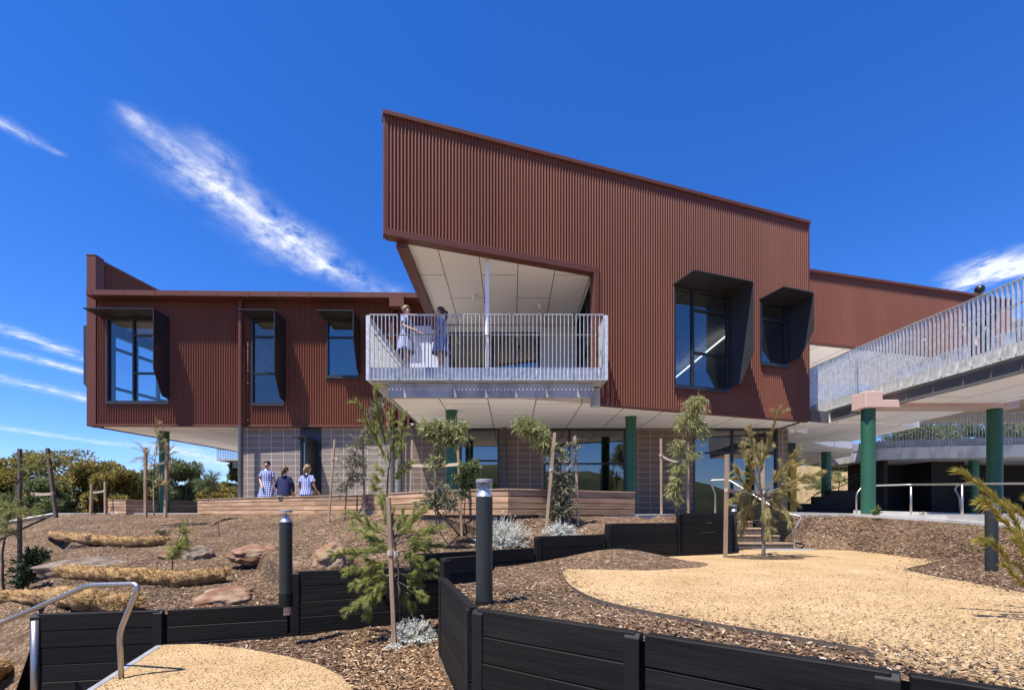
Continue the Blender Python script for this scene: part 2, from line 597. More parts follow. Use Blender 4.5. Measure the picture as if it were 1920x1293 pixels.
def fnoise(p, s, a):
    return a * noise.noise(V((p[0] * s, p[1] * s, 3.1)))


def lerp(a, b, t):
    return a + (b - a) * t


def ruled(low, up, nu, nv, amp=.02, bulge=.0, fix=None):
    """patch between two polylines of equal length"""
    n = len(low) - 1

    def pick(line, u):
        k = min(int(u * n), n - 1)
        return lerp(V(line[k]), V(line[k + 1]), u * n - k)

    def fn(u, v):
        p = lerp(pick(low, u), pick(up, u), v)
        e = min(1, 6 * min(v, 1 - v))
        p.z += e * (fnoise(p, 1.3, amp * 1.6) + fnoise(p, 5, amp * .7) + fnoise(p, 13, amp * .4)) + bulge * math.sin(math.pi * v)
        if fix:
            p.z += fix(p)
        return p
    mb = MB()
    mb.grid(fn, nu, nv)
    return mb


def structure(o):
    return tag(o, kind='structure')


# wide base ground out to the horizon
mb = MB()
mb.grid(lambda u, v: V((-1500 + 3000 * u, -400 + 3400 * v, -2.6)), 30, 30)
structure(mb.build('ground', 'dirt'))

mb = MB()
mb.grid(lambda u, v: V((-700 + 1400 * u, -160 - 60 * v, -3 + 30 * math.sin(math.pi * min(1, v * 1.02)) * (.55 + .45 * noise.noise(V((u * 9, v, 4)))) + 5 * noise.noise(V((u * 60, v * 3, 1))) * math.sin(math.pi * v))), 160, 8)
structure(mb.build('unseen_reflected_ridge', 'reflridge', smooth=True))  # unseen ridge behind the camera, added as a dark band in window reflections
TZ = -.05                                            # terrace level (the eye is at zero)
# planter bench line (front face) and terrace edge
PL = [V((-10.6, 16.3, 0)), V((-3.57, 12.0, 0)), V((-1.36, 9.75, 0)), V((-.07, 9.15, 0)), V((2.72, 10.7, 0))]

# upper mulch bank
low = [(-12, 4.5, -3.2), (-8, 5.4, -2.8), (-6.6, 5.65, -2.6), (-5.95, 5.72, -2.35), (-5.6, 5.74, -1.28), (-4.26, 5.95, -1.25), (-2.88, 6.38, -1.25), (-2.84, 6.40, -.84), (-1.48, 6.90, -.84), (-1.44, 6.92, -.66),
       (.38, 8.15, -.66), (.41, 8.17, -.46), (1.71, 8.92, -.46), (1.75, 8.94, -.27), (3.28, 9.68, -.27), (3.32, 9.7, -.08), (4.45, 10.3, -.08), (5.35, 11.9, -.08)]
up = [(-24, 17.5, -.6), (-19, 16.8, -.35), (-16.5, 16.5, -.12), (-14.8, 16.4, TZ), (-14.6, 16.4, TZ), (-12.6, 16.4, TZ), (-10.4, 16.3, TZ), (-9.6, 15.75, TZ), (-7.0, 14.15, TZ), (-4.2, 12.45, TZ),
      (-2.2, 10.7, TZ), (-1.36, 9.8, TZ - .04), (-.07, 9.25, TZ - .05), (1.2, 9.9, TZ - .02), (2.72, 10.9, TZ), (3.3, 12.6, TZ), (4.3, 13.2, TZ), (5.3, 13.4, TZ)]
bank = ruled(low, up, 220, 70, .028, -.05)
track(bank)
structure(bank.build('mulch_bank', 'mulch', smooth=True))

# middle plateau of mulch carrying the granite path
PA, PB = -.72, -.0165


def plat(x, y):
    return PA + PB * y


def mound(p):
    d = ((p.x - 1.75) / 1.0) ** 2 + ((p.y - 8.0) / .75) ** 2
    d2 = ((p.x - 5.9) / 1.6) ** 2 + ((p.y - 9.6) / 2.6) ** 2
    return .26 * math.exp(-d)


low = [(-.78, 5.45), (-.27, 3.76), (.78, 3.0), (1.8, 2.25), (2.9, 1.42), (4.5, .8), (6, .6), (8, .6)]
up = [(-.35, 7.6), (.42, 8.1), (1.73, 8.86), (3.3, 9.62), (4.5, 10.2), (5.45, 12.1), (7.0, 12.1), (8.1, 11.3)]
plateau = ruled([(x, y, plat(x, y) - .02) for x, y in low], [(x, y, plat(x, y) - .02) for x, y in up], 130, 130, .010, 0, mound)
track(plateau)
structure(plateau.build('mulch_bed', 'mulch', smooth=True))
low = [(6.98, 12.3, -.93), (7.0, 12.0, -.93), (8.0, 11.25, -.92), (8.06, 9.5, -.9), (8.05, 8, -.88), (8.0, 5, -.83), (8, .6, -.75)]
up = [(7.08, 13.0, TZ), (7.3, 12.72, TZ), (9.0, 12.82, -.09), (10.4, 11.55, -.23), (10.5, 10, -.34), (10.7, 6, -.5), (10.8, .6, -.6)]
rb = ruled(low, up, 80, 60, .02, .08)
track(rb)
structure(rb.build('mulch_slope', 'mulch', smooth=True))


# lower bed
def lowz(x, y):
    t = max(0, min(1, (x + 3.4) / 2.6))
    t2 = max(0, min(1, (y - 5.0) / 1.5))
    return -1.63 + .10 * t * t2


lb = MB()
lb.grid(lambda u, v: (lambda x, y: V((x, y, lowz(x, y) + fnoise((x, y), 4, .02) + fnoise((x, y), 12, .01))))(lerp(-4.25 + (1 - v) * 1.75, .2 if v > .5 else .2 + 3 * (1 - 2 * v), u), lerp(-1.5, 6.95, v)), 70, 110)
track(lb)
structure(lb.build('lower_mulch_bed', 'mulch', smooth=True))
GT = BVHTree.FromPolygons([tuple(v) for v in GROUND_V], GROUND_F)


def drop(px, py):
    """the ground point seen at a pixel"""
    d = at(px, py, 1.0).normalized()
    h = GT.ray_cast(V((0, 0, 0)), d, 60)
    if h[0] is None:
        print('MISS', px, py)
        return at(px, py, 12)
    return h[0]


def gz(x, y, default=-1.6):
    h = GT.ray_cast(V((x, y, 5)), V((0, 0, -1)), 20)
    return h[0].z if h[0] is not None else default


# granite path sheets
def path_pts(px, a, b):
    r = []
    for x, y in px:
        k = (y - HY) / F
        Y = -a / (k + b)
        r.append(V(((x - CX) / F * Y, Y, a + b * Y)))
    return r


def smooth_loop(pts, sharp=()):
    out = []
    n = len(pts)
    for i in range(n):
        p0, p1, p2, p3 = pts[i - 1], pts[i], pts[(i + 1) % n], pts[(i + 2) % n]
        for t in (0, .25, .5, .75):
            out.append(.5 * ((2 * p1) + (p2 - p0) * t + (2 * p0 - 5 * p1 + 4 * p2 - p3) * t * t + (3 * p1 - p0 - 3 * p2 + p3) * t ** 3))
    return out


PATHPX = [(1057, 1080), (1060, 1068), (1085, 1054), (1150, 1044), (1255, 1036), (1380, 1030.5), (1500, 1027.5), (1580, 1030), (1640, 1036), (1705, 1044), (1752, 1050), (1756, 1051), (1735, 1057),
          (1700, 1065), (1720, 1073), (1800, 1088), (1920, 1110), (2200, 1160), (2600, 1235), (3200, 1500), (2600, 1560), (2100, 1360), (1900, 1284), (1740, 1246), (1640, 1226), (1600, 1212), (1400, 1178), (1250, 1152), (1130, 1126), (1075, 1101)]
pp = path_pts(PATHPX, PA + .012, PB)
loop = smooth_loop(pp)
mb = MB()
mb.prism([p - V((0, 0, .06)) for p in loop], (0, 0, .06))
structure(mb.build('granite_path', 'sand'))
mb = MB()
edge = [p + V((0, 0, .004)) for p in loop[4 * (len(pp) - 6):] + loop[:3]]
for a, c in zip(edge, edge[1:]):
    mb.beam(a - V((0, 0, .03)), c - V((0, 0, .03)), .007, .064)
tag(mb.build('path_edging', 'staked'), 'thin brown edging strip along the front of the pale granite path', 'edging')
pl2 = path_pts([(305, 1208), (370, 1206), (460, 1215), (545, 1231), (600, 1246), (640, 1267), (662, 1292), (690, 1350), (700, 1500), (500, 1900), (-60, 1900), (175, 1293)], -1.585, 0)
mb = MB()
mb.prism([p - V((0, 0, .08)) for p in pl2], (0, 0, .08))
structure(mb.build('lower_path', 'sand'))
# round bed at the foot of the she-oak on the path
c = drop(1433, 1047)
mb = MB()
ring = [V((c.x + .74 * math.cos(a) * (1 + .05 * math.sin(5 * a)), c.y + .52 * math.sin(a) * (1 + .05 * math.cos(3 * a)), 0)) for a in [2 * math.pi * i / 40 for i in range(40)]]
for p in ring:
    p.z = plat(p.x, p.y) + .016
mb.add([V((c.x, c.y, plat(c.x, c.y) + .05))] + ring, [(0, i + 1, (i + 1) % 40 + 1) for i in range(40)])
structure(mb.build('tree_bed', 'mulchd'))

# terrace slab
mb = MB()
mb.slab([(-15.2, 16.45), (-10.4, 16.35), (-3.4, 12.1), (-.1, 9.3), (2.8, 10.75), (5.3, 13.35), (7.2, 13.1), (7.3, 12.75), (9, 12.85), (10.4, 11.58), (10.5, 10), (10.8, 6), (14, 6), (40, 14), (40, 29), (-14, 29), (-14.5, 22)], TZ - .5, TZ - .004)
structure(mb.build('terrace', 'conc'))
mb = MB()
for a, c in zip([(7.25, 12.74, TZ), (9.0, 12.85, -.085), (10.4, 11.58, -.225), (10.5, 10, -.335)], [(9.0, 12.85, -.085), (10.4, 11.58, -.225), (10.5, 10, -.335), (10.8, 6, -.5)]):
    mb.beam(V(a), V(c), .12, .12)
tag(mb.build('concrete_kerb', 'conc'), 'pale concrete kerb along the top of the right mulch slope', 'kerb')
mb = MB()
for a, c in (((-15.6, 16.5, TZ - .02), (-10.6, 16.36, TZ - .02)), ((-14.6, 12.6, -.55), (-15.6, 16.5, TZ - .02))):
    mb.beam(V(a), V(c), .14, .1)
tag(mb.build('concrete_kerb', 'conc'), 'thin pale concrete edge strip at the top of the left bank', 'kerb')

# dry grass hillside seen under the walkway
mb = MB()


def hillf(u, v):
    x, y = lerp(9, 60, u), lerp(24, 60, v)
    z = -.06 + max(0, (y - 30.2)) * .42
    z = min(z, 3.0 + .02 * y)
    return V((x, y, z + fnoise((x, y), .5, .35) * min(1, v * 6) + fnoise((x, y), 2.2, .1) * min(1, v * 6)))


mb.grid(hillf, 70, 50)
structure(mb.build('grass_hillside', 'hill', smooth=True))
# ------------------------------------------------------------------ building
class Wall:
    """vertical plane: origin, direction along, outward normal"""
    def __init__(s, a, b):
        s.a = V((a[0], a[1], 0))
        d = V((b[0], b[1], 0)) - s.a
        s.L = d.length
        s.d = d.normalized()
        s.n = V((s.d.y, -s.d.x, 0))

    def p(s, u, z, o=0):
        return s.a + s.d * u + s.n * o + ZUP * z

    def u(s, px):
        k = (px - CX) / F
        return (s.a.x - k * s.a.y) / (k * s.d.y - s.d.x)

    def box(s, mb, u0, u1, z0, z1, o0, o1):
        return mb.hexa([s.p(u0, z0, o1), s.p(u1, z0, o1), s.p(u1, z0, o0), s.p(u0, z0, o0)], [s.p(u0, z1, o1), s.p(u1, z1, o1), s.p(u1, z1, o0), s.p(u0, z1, o0)])


def corrugated(mb, W, u0, u1, zint, pitch=.078, amp=.020):
    n = int((u1 - u0) / pitch * 8)
    us = [u0 + (u1 - u0) * i / n for i in range(n + 1)]

    def off(u):
        t = math.cos(2 * math.pi * u / pitch)
        return amp * (t * abs(t) ** .0 if t > 0 else t) - .012
    for a, b in zip(us, us[1:]):
        for z0, z1 in zint((a + b) / 2):
            oa, ob = off(a), off(b)
            mb.poly(W.p(a, z0, oa), W.p(b, z0, ob), W.p(b, z1, ob), W.p(a, z1, oa))


def holes(z0, z1, rects):
    def f(u):
        zz0 = z0(u) if callable(z0) else z0
        segs = [(zz0, z1)]
        for (a, b, c, d) in rects:
            if a < u < b:
                ns = []
                for s0, s1 in segs:
                    if d <= s0 or c >= s1:
                        ns.append((s0, s1))
                        continue
                    if c > s0:
                        ns.append((s0, c))
                    if d < s1:
                        ns.append((d, s1))
                segs = ns
        return segs
    return f


def window(parent, W, u0, u1, z0, z1, mull=(), trans=(), hood=None, glass='tint', recess=.06, fw=.055, label=None, name='window', hoodmat='char'):
    """frame (part) with glass and sheet hood (sub-parts)"""
    mb = MB()
    for a, b in ((u0, u0 + fw), (u1 - fw, u1)):
        W.box(mb, a, b, z0, z1, -.12, .02)
    for a, b in ((z0, z0 + fw), (z1 - fw, z1)):
        W.box(mb, u0 + fw, u1 - fw, a, b, -.12, .018)
    cols = [u0 + fw] + [m_ for m_ in mull] + [u1 - fw]
    for m_ in mull:
        W.box(mb, m_ - fw / 2, m_ + fw / 2, z0 + fw, z1 - fw, -.11, .0)
    for ci, zz in trans:
        a = cols[ci] + (fw / 2 if ci else 0)
        b = cols[ci + 1] - (fw / 2 if ci + 1 < len(cols) - 1 else 0)
        W.box(mb, a, b, zz - fw / 2, zz + fw / 2, -.105, -.004)
    fr = mb.build(name, 'frame', parent)
    if label:
        fr['label'] = label
    g = MB()
    W.box(g, u0 + .03, u1 - .03, z0 + .03, z1 - .03, -recess - .008, -recess)
    g.build('pane', glass, fr)
    if hood:
        D, ul, zt, zm, zb, side = hood
        h = MB()
        ur = u1 + .012
        W.box(h, ul, ur, zt, zt + .022, -.01, D)
        h.prism([W.p(ur, zt - .002, -.01), W.p(ur, zt - .002, D), W.p(ur, zm, D), W.p(ur, zb, D * .48), W.p(ur, zb - .04, -.01)], W.d * .02)
        W.box(h, u0, ur - .002, z0 - .06, z0 - .003, -.01, .05)
        h.build('hood', hoodmat, fr)
    return fr


H1, H2, HTOP = 2.8, 6.2, 8.9          # first floor soffit, upper ceiling, parapet

# ---------- right wing
GW = Wall((-2.854, 10.785), (9.151, 14.90))          # big gable facade
rw = thing('school_building', 'big red-brown corrugated upper storey with two deep dark window hoods above the balcony side', 'building', (3, 14, TZ))
uE = GW.u(1113.5)
uF = GW.u(1123)
w1 = (GW.u(1263.5), GW.u(1368), 3.47, 6.22)
w2 = (GW.u(1425), GW.u(1477), 4.40, 6.25)
cl = MB()
corrugated(cl, GW, .05, GW.L - .04, holes(lambda u: 6.33 if u < uF - .02 else 2.83, 8.86, [w1, w2]))
cl.build('wall_cladding', 'clad', rw)
tr = MB()
GW.box(tr, -.03, GW.L + .03, 8.86, 8.955, -.25, .045)        # coping
GW.box(tr, -.012, .06, 6.2, 8.86, -.2, .012)                   # corner flashings
GW.box(tr, GW.L - .06, GW.L + .012, 2.8, 8.86, -.2, .012)
GW.box(tr, .06, uF, 6.18, 6.335, -.22, .02)                    # gable foot
GW.box(tr, uE, uF, 2.8, 6.18, -.22, .022)
GW.box(tr, uF, GW.L - .06, 2.77, 2.832, -.12, .014)
tr.build('flashing', 'trim', rw, bevel=.004)
x0, y0 = GW.p(.33, 0)[:2]
bk = MB()
bk.box(-2.62, -2.42, y0 + .15, 24, 6.16, 8.8)                  # return wall, runs straight back
bk.box(-2.64, -2.40, y0 + .15, 15.98, 6.02, 6.16)
e = GW.p(GW.L - .2, 0, -.2)
bk.box(e.x, e.x + .15, e.y, 24, 2.8, 8.8)
bk.box(-2.42, e.x, 23.8, 24, 2.8, 8.8)
bk.build('return_wall', 'trim', rw)
a, b_ = GW.p(.35, 0, -.24), GW.p(GW.L - .2, 0, -.24)
rf = MB()
rf.slab([(-2.42, a.y + .02), (b_.x, b_.y), (b_.x, 23.8), (-2.42, 23.8)], 8.4, 8.55)
rf.build('roof', 'galvd', rw)
cg = MB()
cg.slab([(-2.42, a.y + .03), (b_.x, b_.y), (b_.x, 23.8), (-2.42, 23.8)], 6.2, 6.3)
cg.build('ceiling', 'soffit', rw)
fl = MB()                                                      # first floor, soffit below
q0, q1 = GW.p(uE, 0, -.05), GW.p(GW.L - .05, 0, -.05)
fl.slab([(-2.95, 11.93), (.2, 11.93), (q0.x, q0.y), (q1.x, q1.y), (13.4, 15.9), (13.4, 19.0), (12.0, 19.3), (13.4, 20.5), (15, 21.3), (16.8, 24), (17.6, 31), (-2.9, 31)], 2.8, 3.1)
fl.build('first_floor_soffit', 'soffit2', rw)
f2 = MB()
f2.slab([(-3.3, 11.9), (.2, 11.9), (q0.x, q0.y + .05), (q1.x, q1.y + .1), (e.x, 23.7), (-3.3, 23.7)], 3.12, 3.45)
f2.build('floor', 'conc', rw)
# room behind the right windows
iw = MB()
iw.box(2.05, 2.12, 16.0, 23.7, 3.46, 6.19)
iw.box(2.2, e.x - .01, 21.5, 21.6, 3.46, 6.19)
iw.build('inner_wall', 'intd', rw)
window(rw, GW, w1[0], w1[1], w1[2], w1[3], [GW.u(1300.5)], [(1, GW.p(0, (960 - 583) / 66.5).z), (1, (960 - 663) / 66.5)], (.84, w1[0] - .02, 6.24, 4.33, 3.6, 1), glass='tint', label='large three-light window under a deep charcoal hood')
window(rw, GW, w2[0], w2[1], w2[2], w2[3], [], [(0, (960 - 602) / 62.5)], (.84, w2[0] - .02, 6.27, 5.2, 4.55, 1), glass='tint', label='small two-light window under a deep charcoal hood near the corner')
# balcony back wall
BWL = Wall((-3.4, 15.95), (2.12, 15.95))
pw = MB()
BWL.box(pw, 0, BWL.u(842), 3.46, 6.15, -.1, 0)
BWL.box(pw, BWL.u(1012), BWL.L, 3.46, 6.15, -.1, 0)
BWL.box(pw, BWL.u(842), BWL.u(1012), 5.93, 6.15, -.1, 0)
BWL.box(pw, BWL.u(842), BWL.u(1012), 3.455, 3.55, -.1, 0)
BWL.box(pw, BWL.u(776), BWL.u(836), 3.5, 4.62, .0, .03)
pw.build('balcony_wall', 'paleW', rw)
window(rw, BWL, BWL.u(842), BWL.u(925), 3.55, 5.93, [BWL.u(869)], [(0, 4.75), (1, 4.75)], glass='tint', name='glazed_door')
window(rw, BWL, BWL.u(925) + .01, BWL.u(1012), 3.55, 5.93, [BWL.u(968)], [(0, 4.75), (1, 4.75)], glass='tint', name='glazed_door')
SW2 = Wall((2.125, 15.9), (2.125, 12.72))
window(rw, SW2, .05, 3.1, 3.5, 6.18, [1.1, 2.1], [(0, 4.7), (1, 4.7), (2, 4.7)], glass='tint', name='side_glazing')
for qx, qa, qb in ((857, 623, 646), (973.5, 626, 647)):
    mb = MB()
    mb.beam(at(qx - (3 if qx < 900 else -1), qa, 15.86), at(qx + (3 if qx < 900 else -1), qb, 15.86), .05, .05, V((0, 1, 0)))
    mb.build('door_handle', 'stake', rw, bevel=.004)
# downlights, post, ceiling strip light
for px, py in ((888.5, 553), (1012, 570)):
    Y = 6.2 * F / (960 - py)
    c = at(px, py, Y)
    mb = MB()
    mb.cyl(c, .055, 6.04, 6.199, 14)
    mb.cyl(c, .048, 6.035, 6.045, 14)
    mb.build('downlight', 'white', rw, smooth=False)
mb = MB()
mb.cyl((-.61, 11.86), .05, 3.45, 6.25, 16)
mb.build('post', 'white', rw, smooth=False)
mb = MB()
mb.box(7.21, 7.25, 16.4, 21.4, 5.94, 5.98)
mb.build('strip_light', 'lamp', rw)

# ---------- balcony (its deck, edge beam and balustrade panels)
bc = thing('balcony', 'cantilevered balcony with galvanised picket balustrade under the big red-brown gable', 'balcony', (-.6, 12.5, 3.45))
XL, XR, YF = -3.47, 2.25, 11.65


def blades(mb, pts, z0, z1, step, wd=.07, th=.010):
    """flat blades standing at right angles to the run"""
    acc = 0
    for a, b in zip(pts, pts[1:]):
        a, b = V((a[0], a[1], 0)), V((b[0], b[1], 0))
        d = (b - a).normalized()
        n = V((d.y, -d.x, 0))
        L = (b - a).length
        k = acc
        while k < L:
            p = a + d * k
            mb.hexa([p - d * th / 2 - n * wd / 2 + ZUP * z0, p + d * th / 2 - n * wd / 2 + ZUP * z0, p + d * th / 2 + n * wd / 2 + ZUP * z0, p - d * th / 2 + n * wd / 2 + ZUP * z0],
                    [p - d * th / 2 - n * wd / 2 + ZUP * z1, p + d * th / 2 - n * wd / 2 + ZUP * z1, p + d * th / 2 + n * wd / 2 + ZUP * z1, p - d * th / 2 + n * wd / 2 + ZUP * z1])
            k += step
        acc = k - L


for a, b in ((694, 745), (752, 796), (797, 840), (847.5, 899), (906, 956), (962, 1014), (1021, 1073), (1080, 1131)):
    xa, xb = (a - CX) * YF / F, (b - CX) * YF / F
    mb = MB()
    n = 7
    for i in range(n + 1):
        x = lerp(xa, xb, i / n)
        mb.box(x - .0055, x + .0055, YF - .03, YF + .03, 3.19, 4.745)
    mb.box(xa - .0055, xb + .0055, YF - .032, YF + .032, 4.745, 4.757)
    mb.box(xa - .0055, xb + .0055, YF - .032, YF + .032, 3.178, 3.19)
    for xx in (xa + .1, xb - .1):
        mb.box(xx - .02, xx + .02, YF + .03, YF + .06, 3.3, 3.42)
    mb.build('balustrade_panel', 'galv', bc)
yb = {XL: 15.85, XR: GW.p(0, 0).y + (XR + 2.854) * .3428 + .25}
for X in (XL, XR):
    Y1 = yb[X]
    k = max(1, round((Y1 - YF) / .85))
    for i in range(k):
        ya, ye = lerp(YF + .02, Y1, i / k) + .01, lerp(YF + .02, Y1, (i + 1) / k) - .01
        mb = MB()
        blades(mb, [(X, ya), (X, ye)], 3.19, 4.745, .093, .06)
        mb.box(X - .03, X + .03, ya, ye, 4.745, 4.757)
        mb.box(X - .03, X + .03, ya, ye, 3.178, 3.19)
        mb.build('balustrade_panel', 'galv', bc)
for xa, xb in ((XL - .035, XL + .035), (XR - .03, XR + .05)):
    mb = MB()
    mb.box(xa, xb, YF - .045, YF - .033, 3.17, 4.72)
    mb.build('end_plate', 'galv', bc)
mb = MB()
mb.box(XL + .04, XR - .04, YF + .045, YF + .057, 3.19, 3.5)
mb.box(XL + .04, XL + .052, YF + .06, 15.85, 3.19, 3.5)
mb.box(XR - .052, XR - .04, YF + .06, yb[XR] - .1, 3.19, 3.5)
mb.build('upstand', 'galv', bc)
mb = MB()
mb.tube([(XL + .12, 15.7, 4.33), (XL + .12, YF + .16, 4.33), (XR - .12, YF + .16, 4.33), (XR - .12, yb[XR] - .15, 4.33)], .021, 10)
mb.build('handrail', 'stain', bc, smooth=True)
mb = MB()
mb.slab([(XL + .06, YF + .06), (XR - .06, YF + .06), (XR - .06, yb[XR] - .05), (q0.x, q0.y - .02), (.2, 11.89), (XL + .06, 11.89)], 3.14, 3.49)
mb.slab([(XL + .06, 11.89), (-3.31, 11.89), (-3.31, 15.85), (XL + .06, 15.85)], 3.14, 3.49)
mb.build('deck', 'conc', bc)
mb = MB()
mb.box(-2.97, 1.99, YF + .1, YF + .25, 2.79, 3.13)
mb.box(-3.0, -2.975, YF + .1, 15.85, 2.79, 3.13)
mb.box(1.99, 2.2, YF + .42, YF + .62, 2.66, 3.10)
mb.build('edge_beam', 'concst', bc)

# ---------- left wing
lw = thing('school_building', 'lower red-brown corrugated wing with three hooded windows, overhanging a grey block wall at the left', 'building', (-8, 17, TZ))
LW = Wall((-13.8, 15.74), (-2.6, 15.97))
wins = []
specs = [(199, 317, 3.58, 6.3, 193, 4.47), (471, 533, 3.54, 6.3, 470, 4.37), (612, 674, 4.45, 6.3, 610, 5.47)]
rects = [(LW.u(a), LW.u(b), z0, z1) for a, b, z0, z1, *_ in specs]
pocket = (LW.u(768), 99, 0, 6.2)
cl = MB()
corrugated(cl, LW, LW.u(181), LW.L, holes(2.86, 6.9, rects + [pocket]), .08, .020)
# left side wall, long opening
SD = Wall((-12.6, 23.5), (-13.8, 15.74))             # seen from outside on its left; runs back
so = (2.0, SD.L - .75, 3.75, 6.1)
corrugated(cl, SD, .05, SD.L - .05, holes(2.86, 8.25, [so]), .08, .020)
cl.build('wall_cladding', 'clad', lw)
inn = MB()
SD.box(inn, .05, so[0], 2.9, 6.3, -.09, -.045)
SD.box(inn, so[1], SD.L - .05, 2.9, 6.3, -.09, -.045)
SD.box(inn, so[0], so[1], 2.9, so[2], -.09, -.045)
inn.build('inner_lining', 'int', lw)
SDI = Wall((-13.8 + .1, 15.74), (-12.6 + .1, 23.5))   # inner face of the parapet above the roof
pr = MB()
corrugated(pr, SDI, .25, SDI.L - .05, holes(6.12, 8.25, []), .08, .020)
pr.build('parapet_cladding', 'clad', lw)
window(lw, SD, so[0], so[1], so[2], so[3], [so[0] + 1.9, so[0] + 3.3, so[1] - .9], [(0, 5.6), (1, 5.6), (2, 5.6), (3, 5.6), (0, 4.25), (1, 4.25), (2, 4.25), (3, 4.25)], glass='clear', name='strip_window', fw=.09)
for i, ((a, b, z0, z1, hl, zm), r) in enumerate(zip(specs, rects)):
    mull = [LW.u(249.5)] if i == 0 else []
    tr_ = [(1, 5.78), (1, 4.54)] if i == 0 else ([(0, 5.76), (0, 4.56)] if i == 1 else [(0, 5.76)])
    window(lw, LW, r[0], r[1], z0, z1, mull, tr_, (.75, LW.u(hl) - .02, 6.32, zm, z0 + .13, 1), glass=('clear', 'clear', 'tint')[i],
           label=('wide two-light window with charcoal hood by the corner', 'tall narrow window with charcoal hood', 'short window with charcoal hood beside the balcony')[i])
# fin on the far left side wall
mb = MB()
SDu = SD.L - .5
mb.prism([SD.p(SDu, 6.3, 0), SD.p(SDu, 6.3, .75), SD.p(SDu, 4.35, .75), SD.p(SDu, 3.7, .2), SD.p(SDu, 3.7, 0)], SD.d * .02)
mb.build('side_fin', 'char', lw)
tr = MB()
LW.box(tr, -.02, LW.u(181), 2.8, 8.34, -.3, .03)              # corner pier
LW.box(tr, -.03, LW.u(181), 8.34, 8.375, -.3, .04)
SD.box(tr, .0, SD.L - .2, 8.28, 8.36, -.14, .04)
LW.box(tr, LW.u(181), LW.L, 2.80, 2.862, -.1, .02)
LW.box(tr, LW.u(768) - .12, LW.u(768), 2.85, 6.4, -.1, .02)
SD.box(tr, .0, SD.L - .1, 2.8, 2.87, -.06, .02)
tr.build('flashing', 'trim', lw, bevel=.004)
gt = MB()
LW.box(gt, LW.u(181), LW.L + .02, 6.88, 6.94, -.02, .36)
LW.box(gt, LW.u(181), LW.L + .02, 6.90, 7.06, .36, .40)
for k in range(11):
    u = LW.u(190) + k * .98
    LW.box(gt, u, u + .03, 6.872, 7.04, .02, .408)
gt.build('gutter', 'trim', lw)
rf = MB()
rf.prism([LW.p(.3, 7.0, .3), LW.p(LW.L, 7.0, .3), V((-2.65, 23.6, 7.25)), V((-12.5, 23.6, 7.25))], (0, 0, .05))
rf.build('roof', 'galvd', lw)
cg = MB()
cg.slab([LW.p(.3, 0, -.14)[:2], LW.p(LW.L, 0, -.14)[:2], (-2.65, 23.4), (-12.4, 23.4)], 6.32, 6.4)
cg.build('ceiling', 'soffit2', lw)
sf = MB()
sf.slab([LW.p(.02, 0, -.04)[:2], LW.p(LW.L, 0, -.04)[:2], (-2.6, 23.5), (-12.62, 23.5)], 2.83, 2.95)
sf.build('first_floor_soffit', 'soffit2', lw)
fl = MB()
fl.slab([LW.p(.1, 0, -.13)[:2], LW.p(LW.L - .05, 0, -.13)[:2], (-2.7, 23.4), (-12.5, 23.4)], 3.1, 3.44)
fl.build('floor', 'int', lw)
iw = MB()
iw.box(-12.4, -2.7, 23.3, 23.4, 3.44, 6.3)
iw.box(-4.6, -4.5, 16.2, 23.2, 3.44, 6.3)
iw.build('inner_wall', 'int', lw)
# rainwater goods
rp = MB()
rp.box(*[(732 - CX) * 15.6 / F, (759 - CX) * 15.6 / F], 15.45, 15.72, 6.58, 6.95)
rp.build('rain_head', 'trim', lw)
hx = (752 - CX) * 15.9 / F
mb = MB()
mb.tube([(hx, 16.6, 7.02), (hx, 16.3, 7.12), (hx, 15.75, 7.1)], .07, 12)
mb.build('overflow_pipe', 'trim', lw, smooth=True)
for px, ztop, r in ((455, 6.9, .075), (737.5, 6.6, .07), (751.5, 6.6, .07)):
    u = LW.u(px)
    p = LW.p(u, 0, .12)
    mb = MB()
    mb.cyl(p, r, 2.8, ztop, 14)
    up_ = mb.build('downpipe', 'trim', lw, smooth=False)
    mb = MB()
    p2 = (p.x, p.y - .001)
    mb.cyl(p2, r + .004, TZ, 2.8, 14)
    mb.cyl(p2, r + .010, 1.2, 1.3, 14)
    mb.build('lower_downpipe', 'pipe', lw, smooth=False)
mb = MB()
u = LW.u(465.5)
mb.tube([LW.p(u, 2.9, .03), LW.p(u, 5.55, .03)], .018, 8)
for z in (5.4, 4.6, 4.2, 3.0):
    mb.tube([LW.p(u - .05, z, .03), LW.p(u + .05, z, .03)], .03, 8)
mb.build('service_pipe', 'trim', lw, smooth=True)

# ---------- ground floor block walls (one frontal plane) and glazing
GB = Wall((-8.88, 16.08), (9.15, 16.08))


def blockrun(pxa, pxb, mat, parent, z0=TZ - .03, z1=2.8):
    mb = MB()
    a, b = GB.u(pxa), GB.u(pxb)
    GB.box(mb, a, b, z0, z1, -.2, 0)
    o = mb.build('block_wall', mat, parent)
    return o


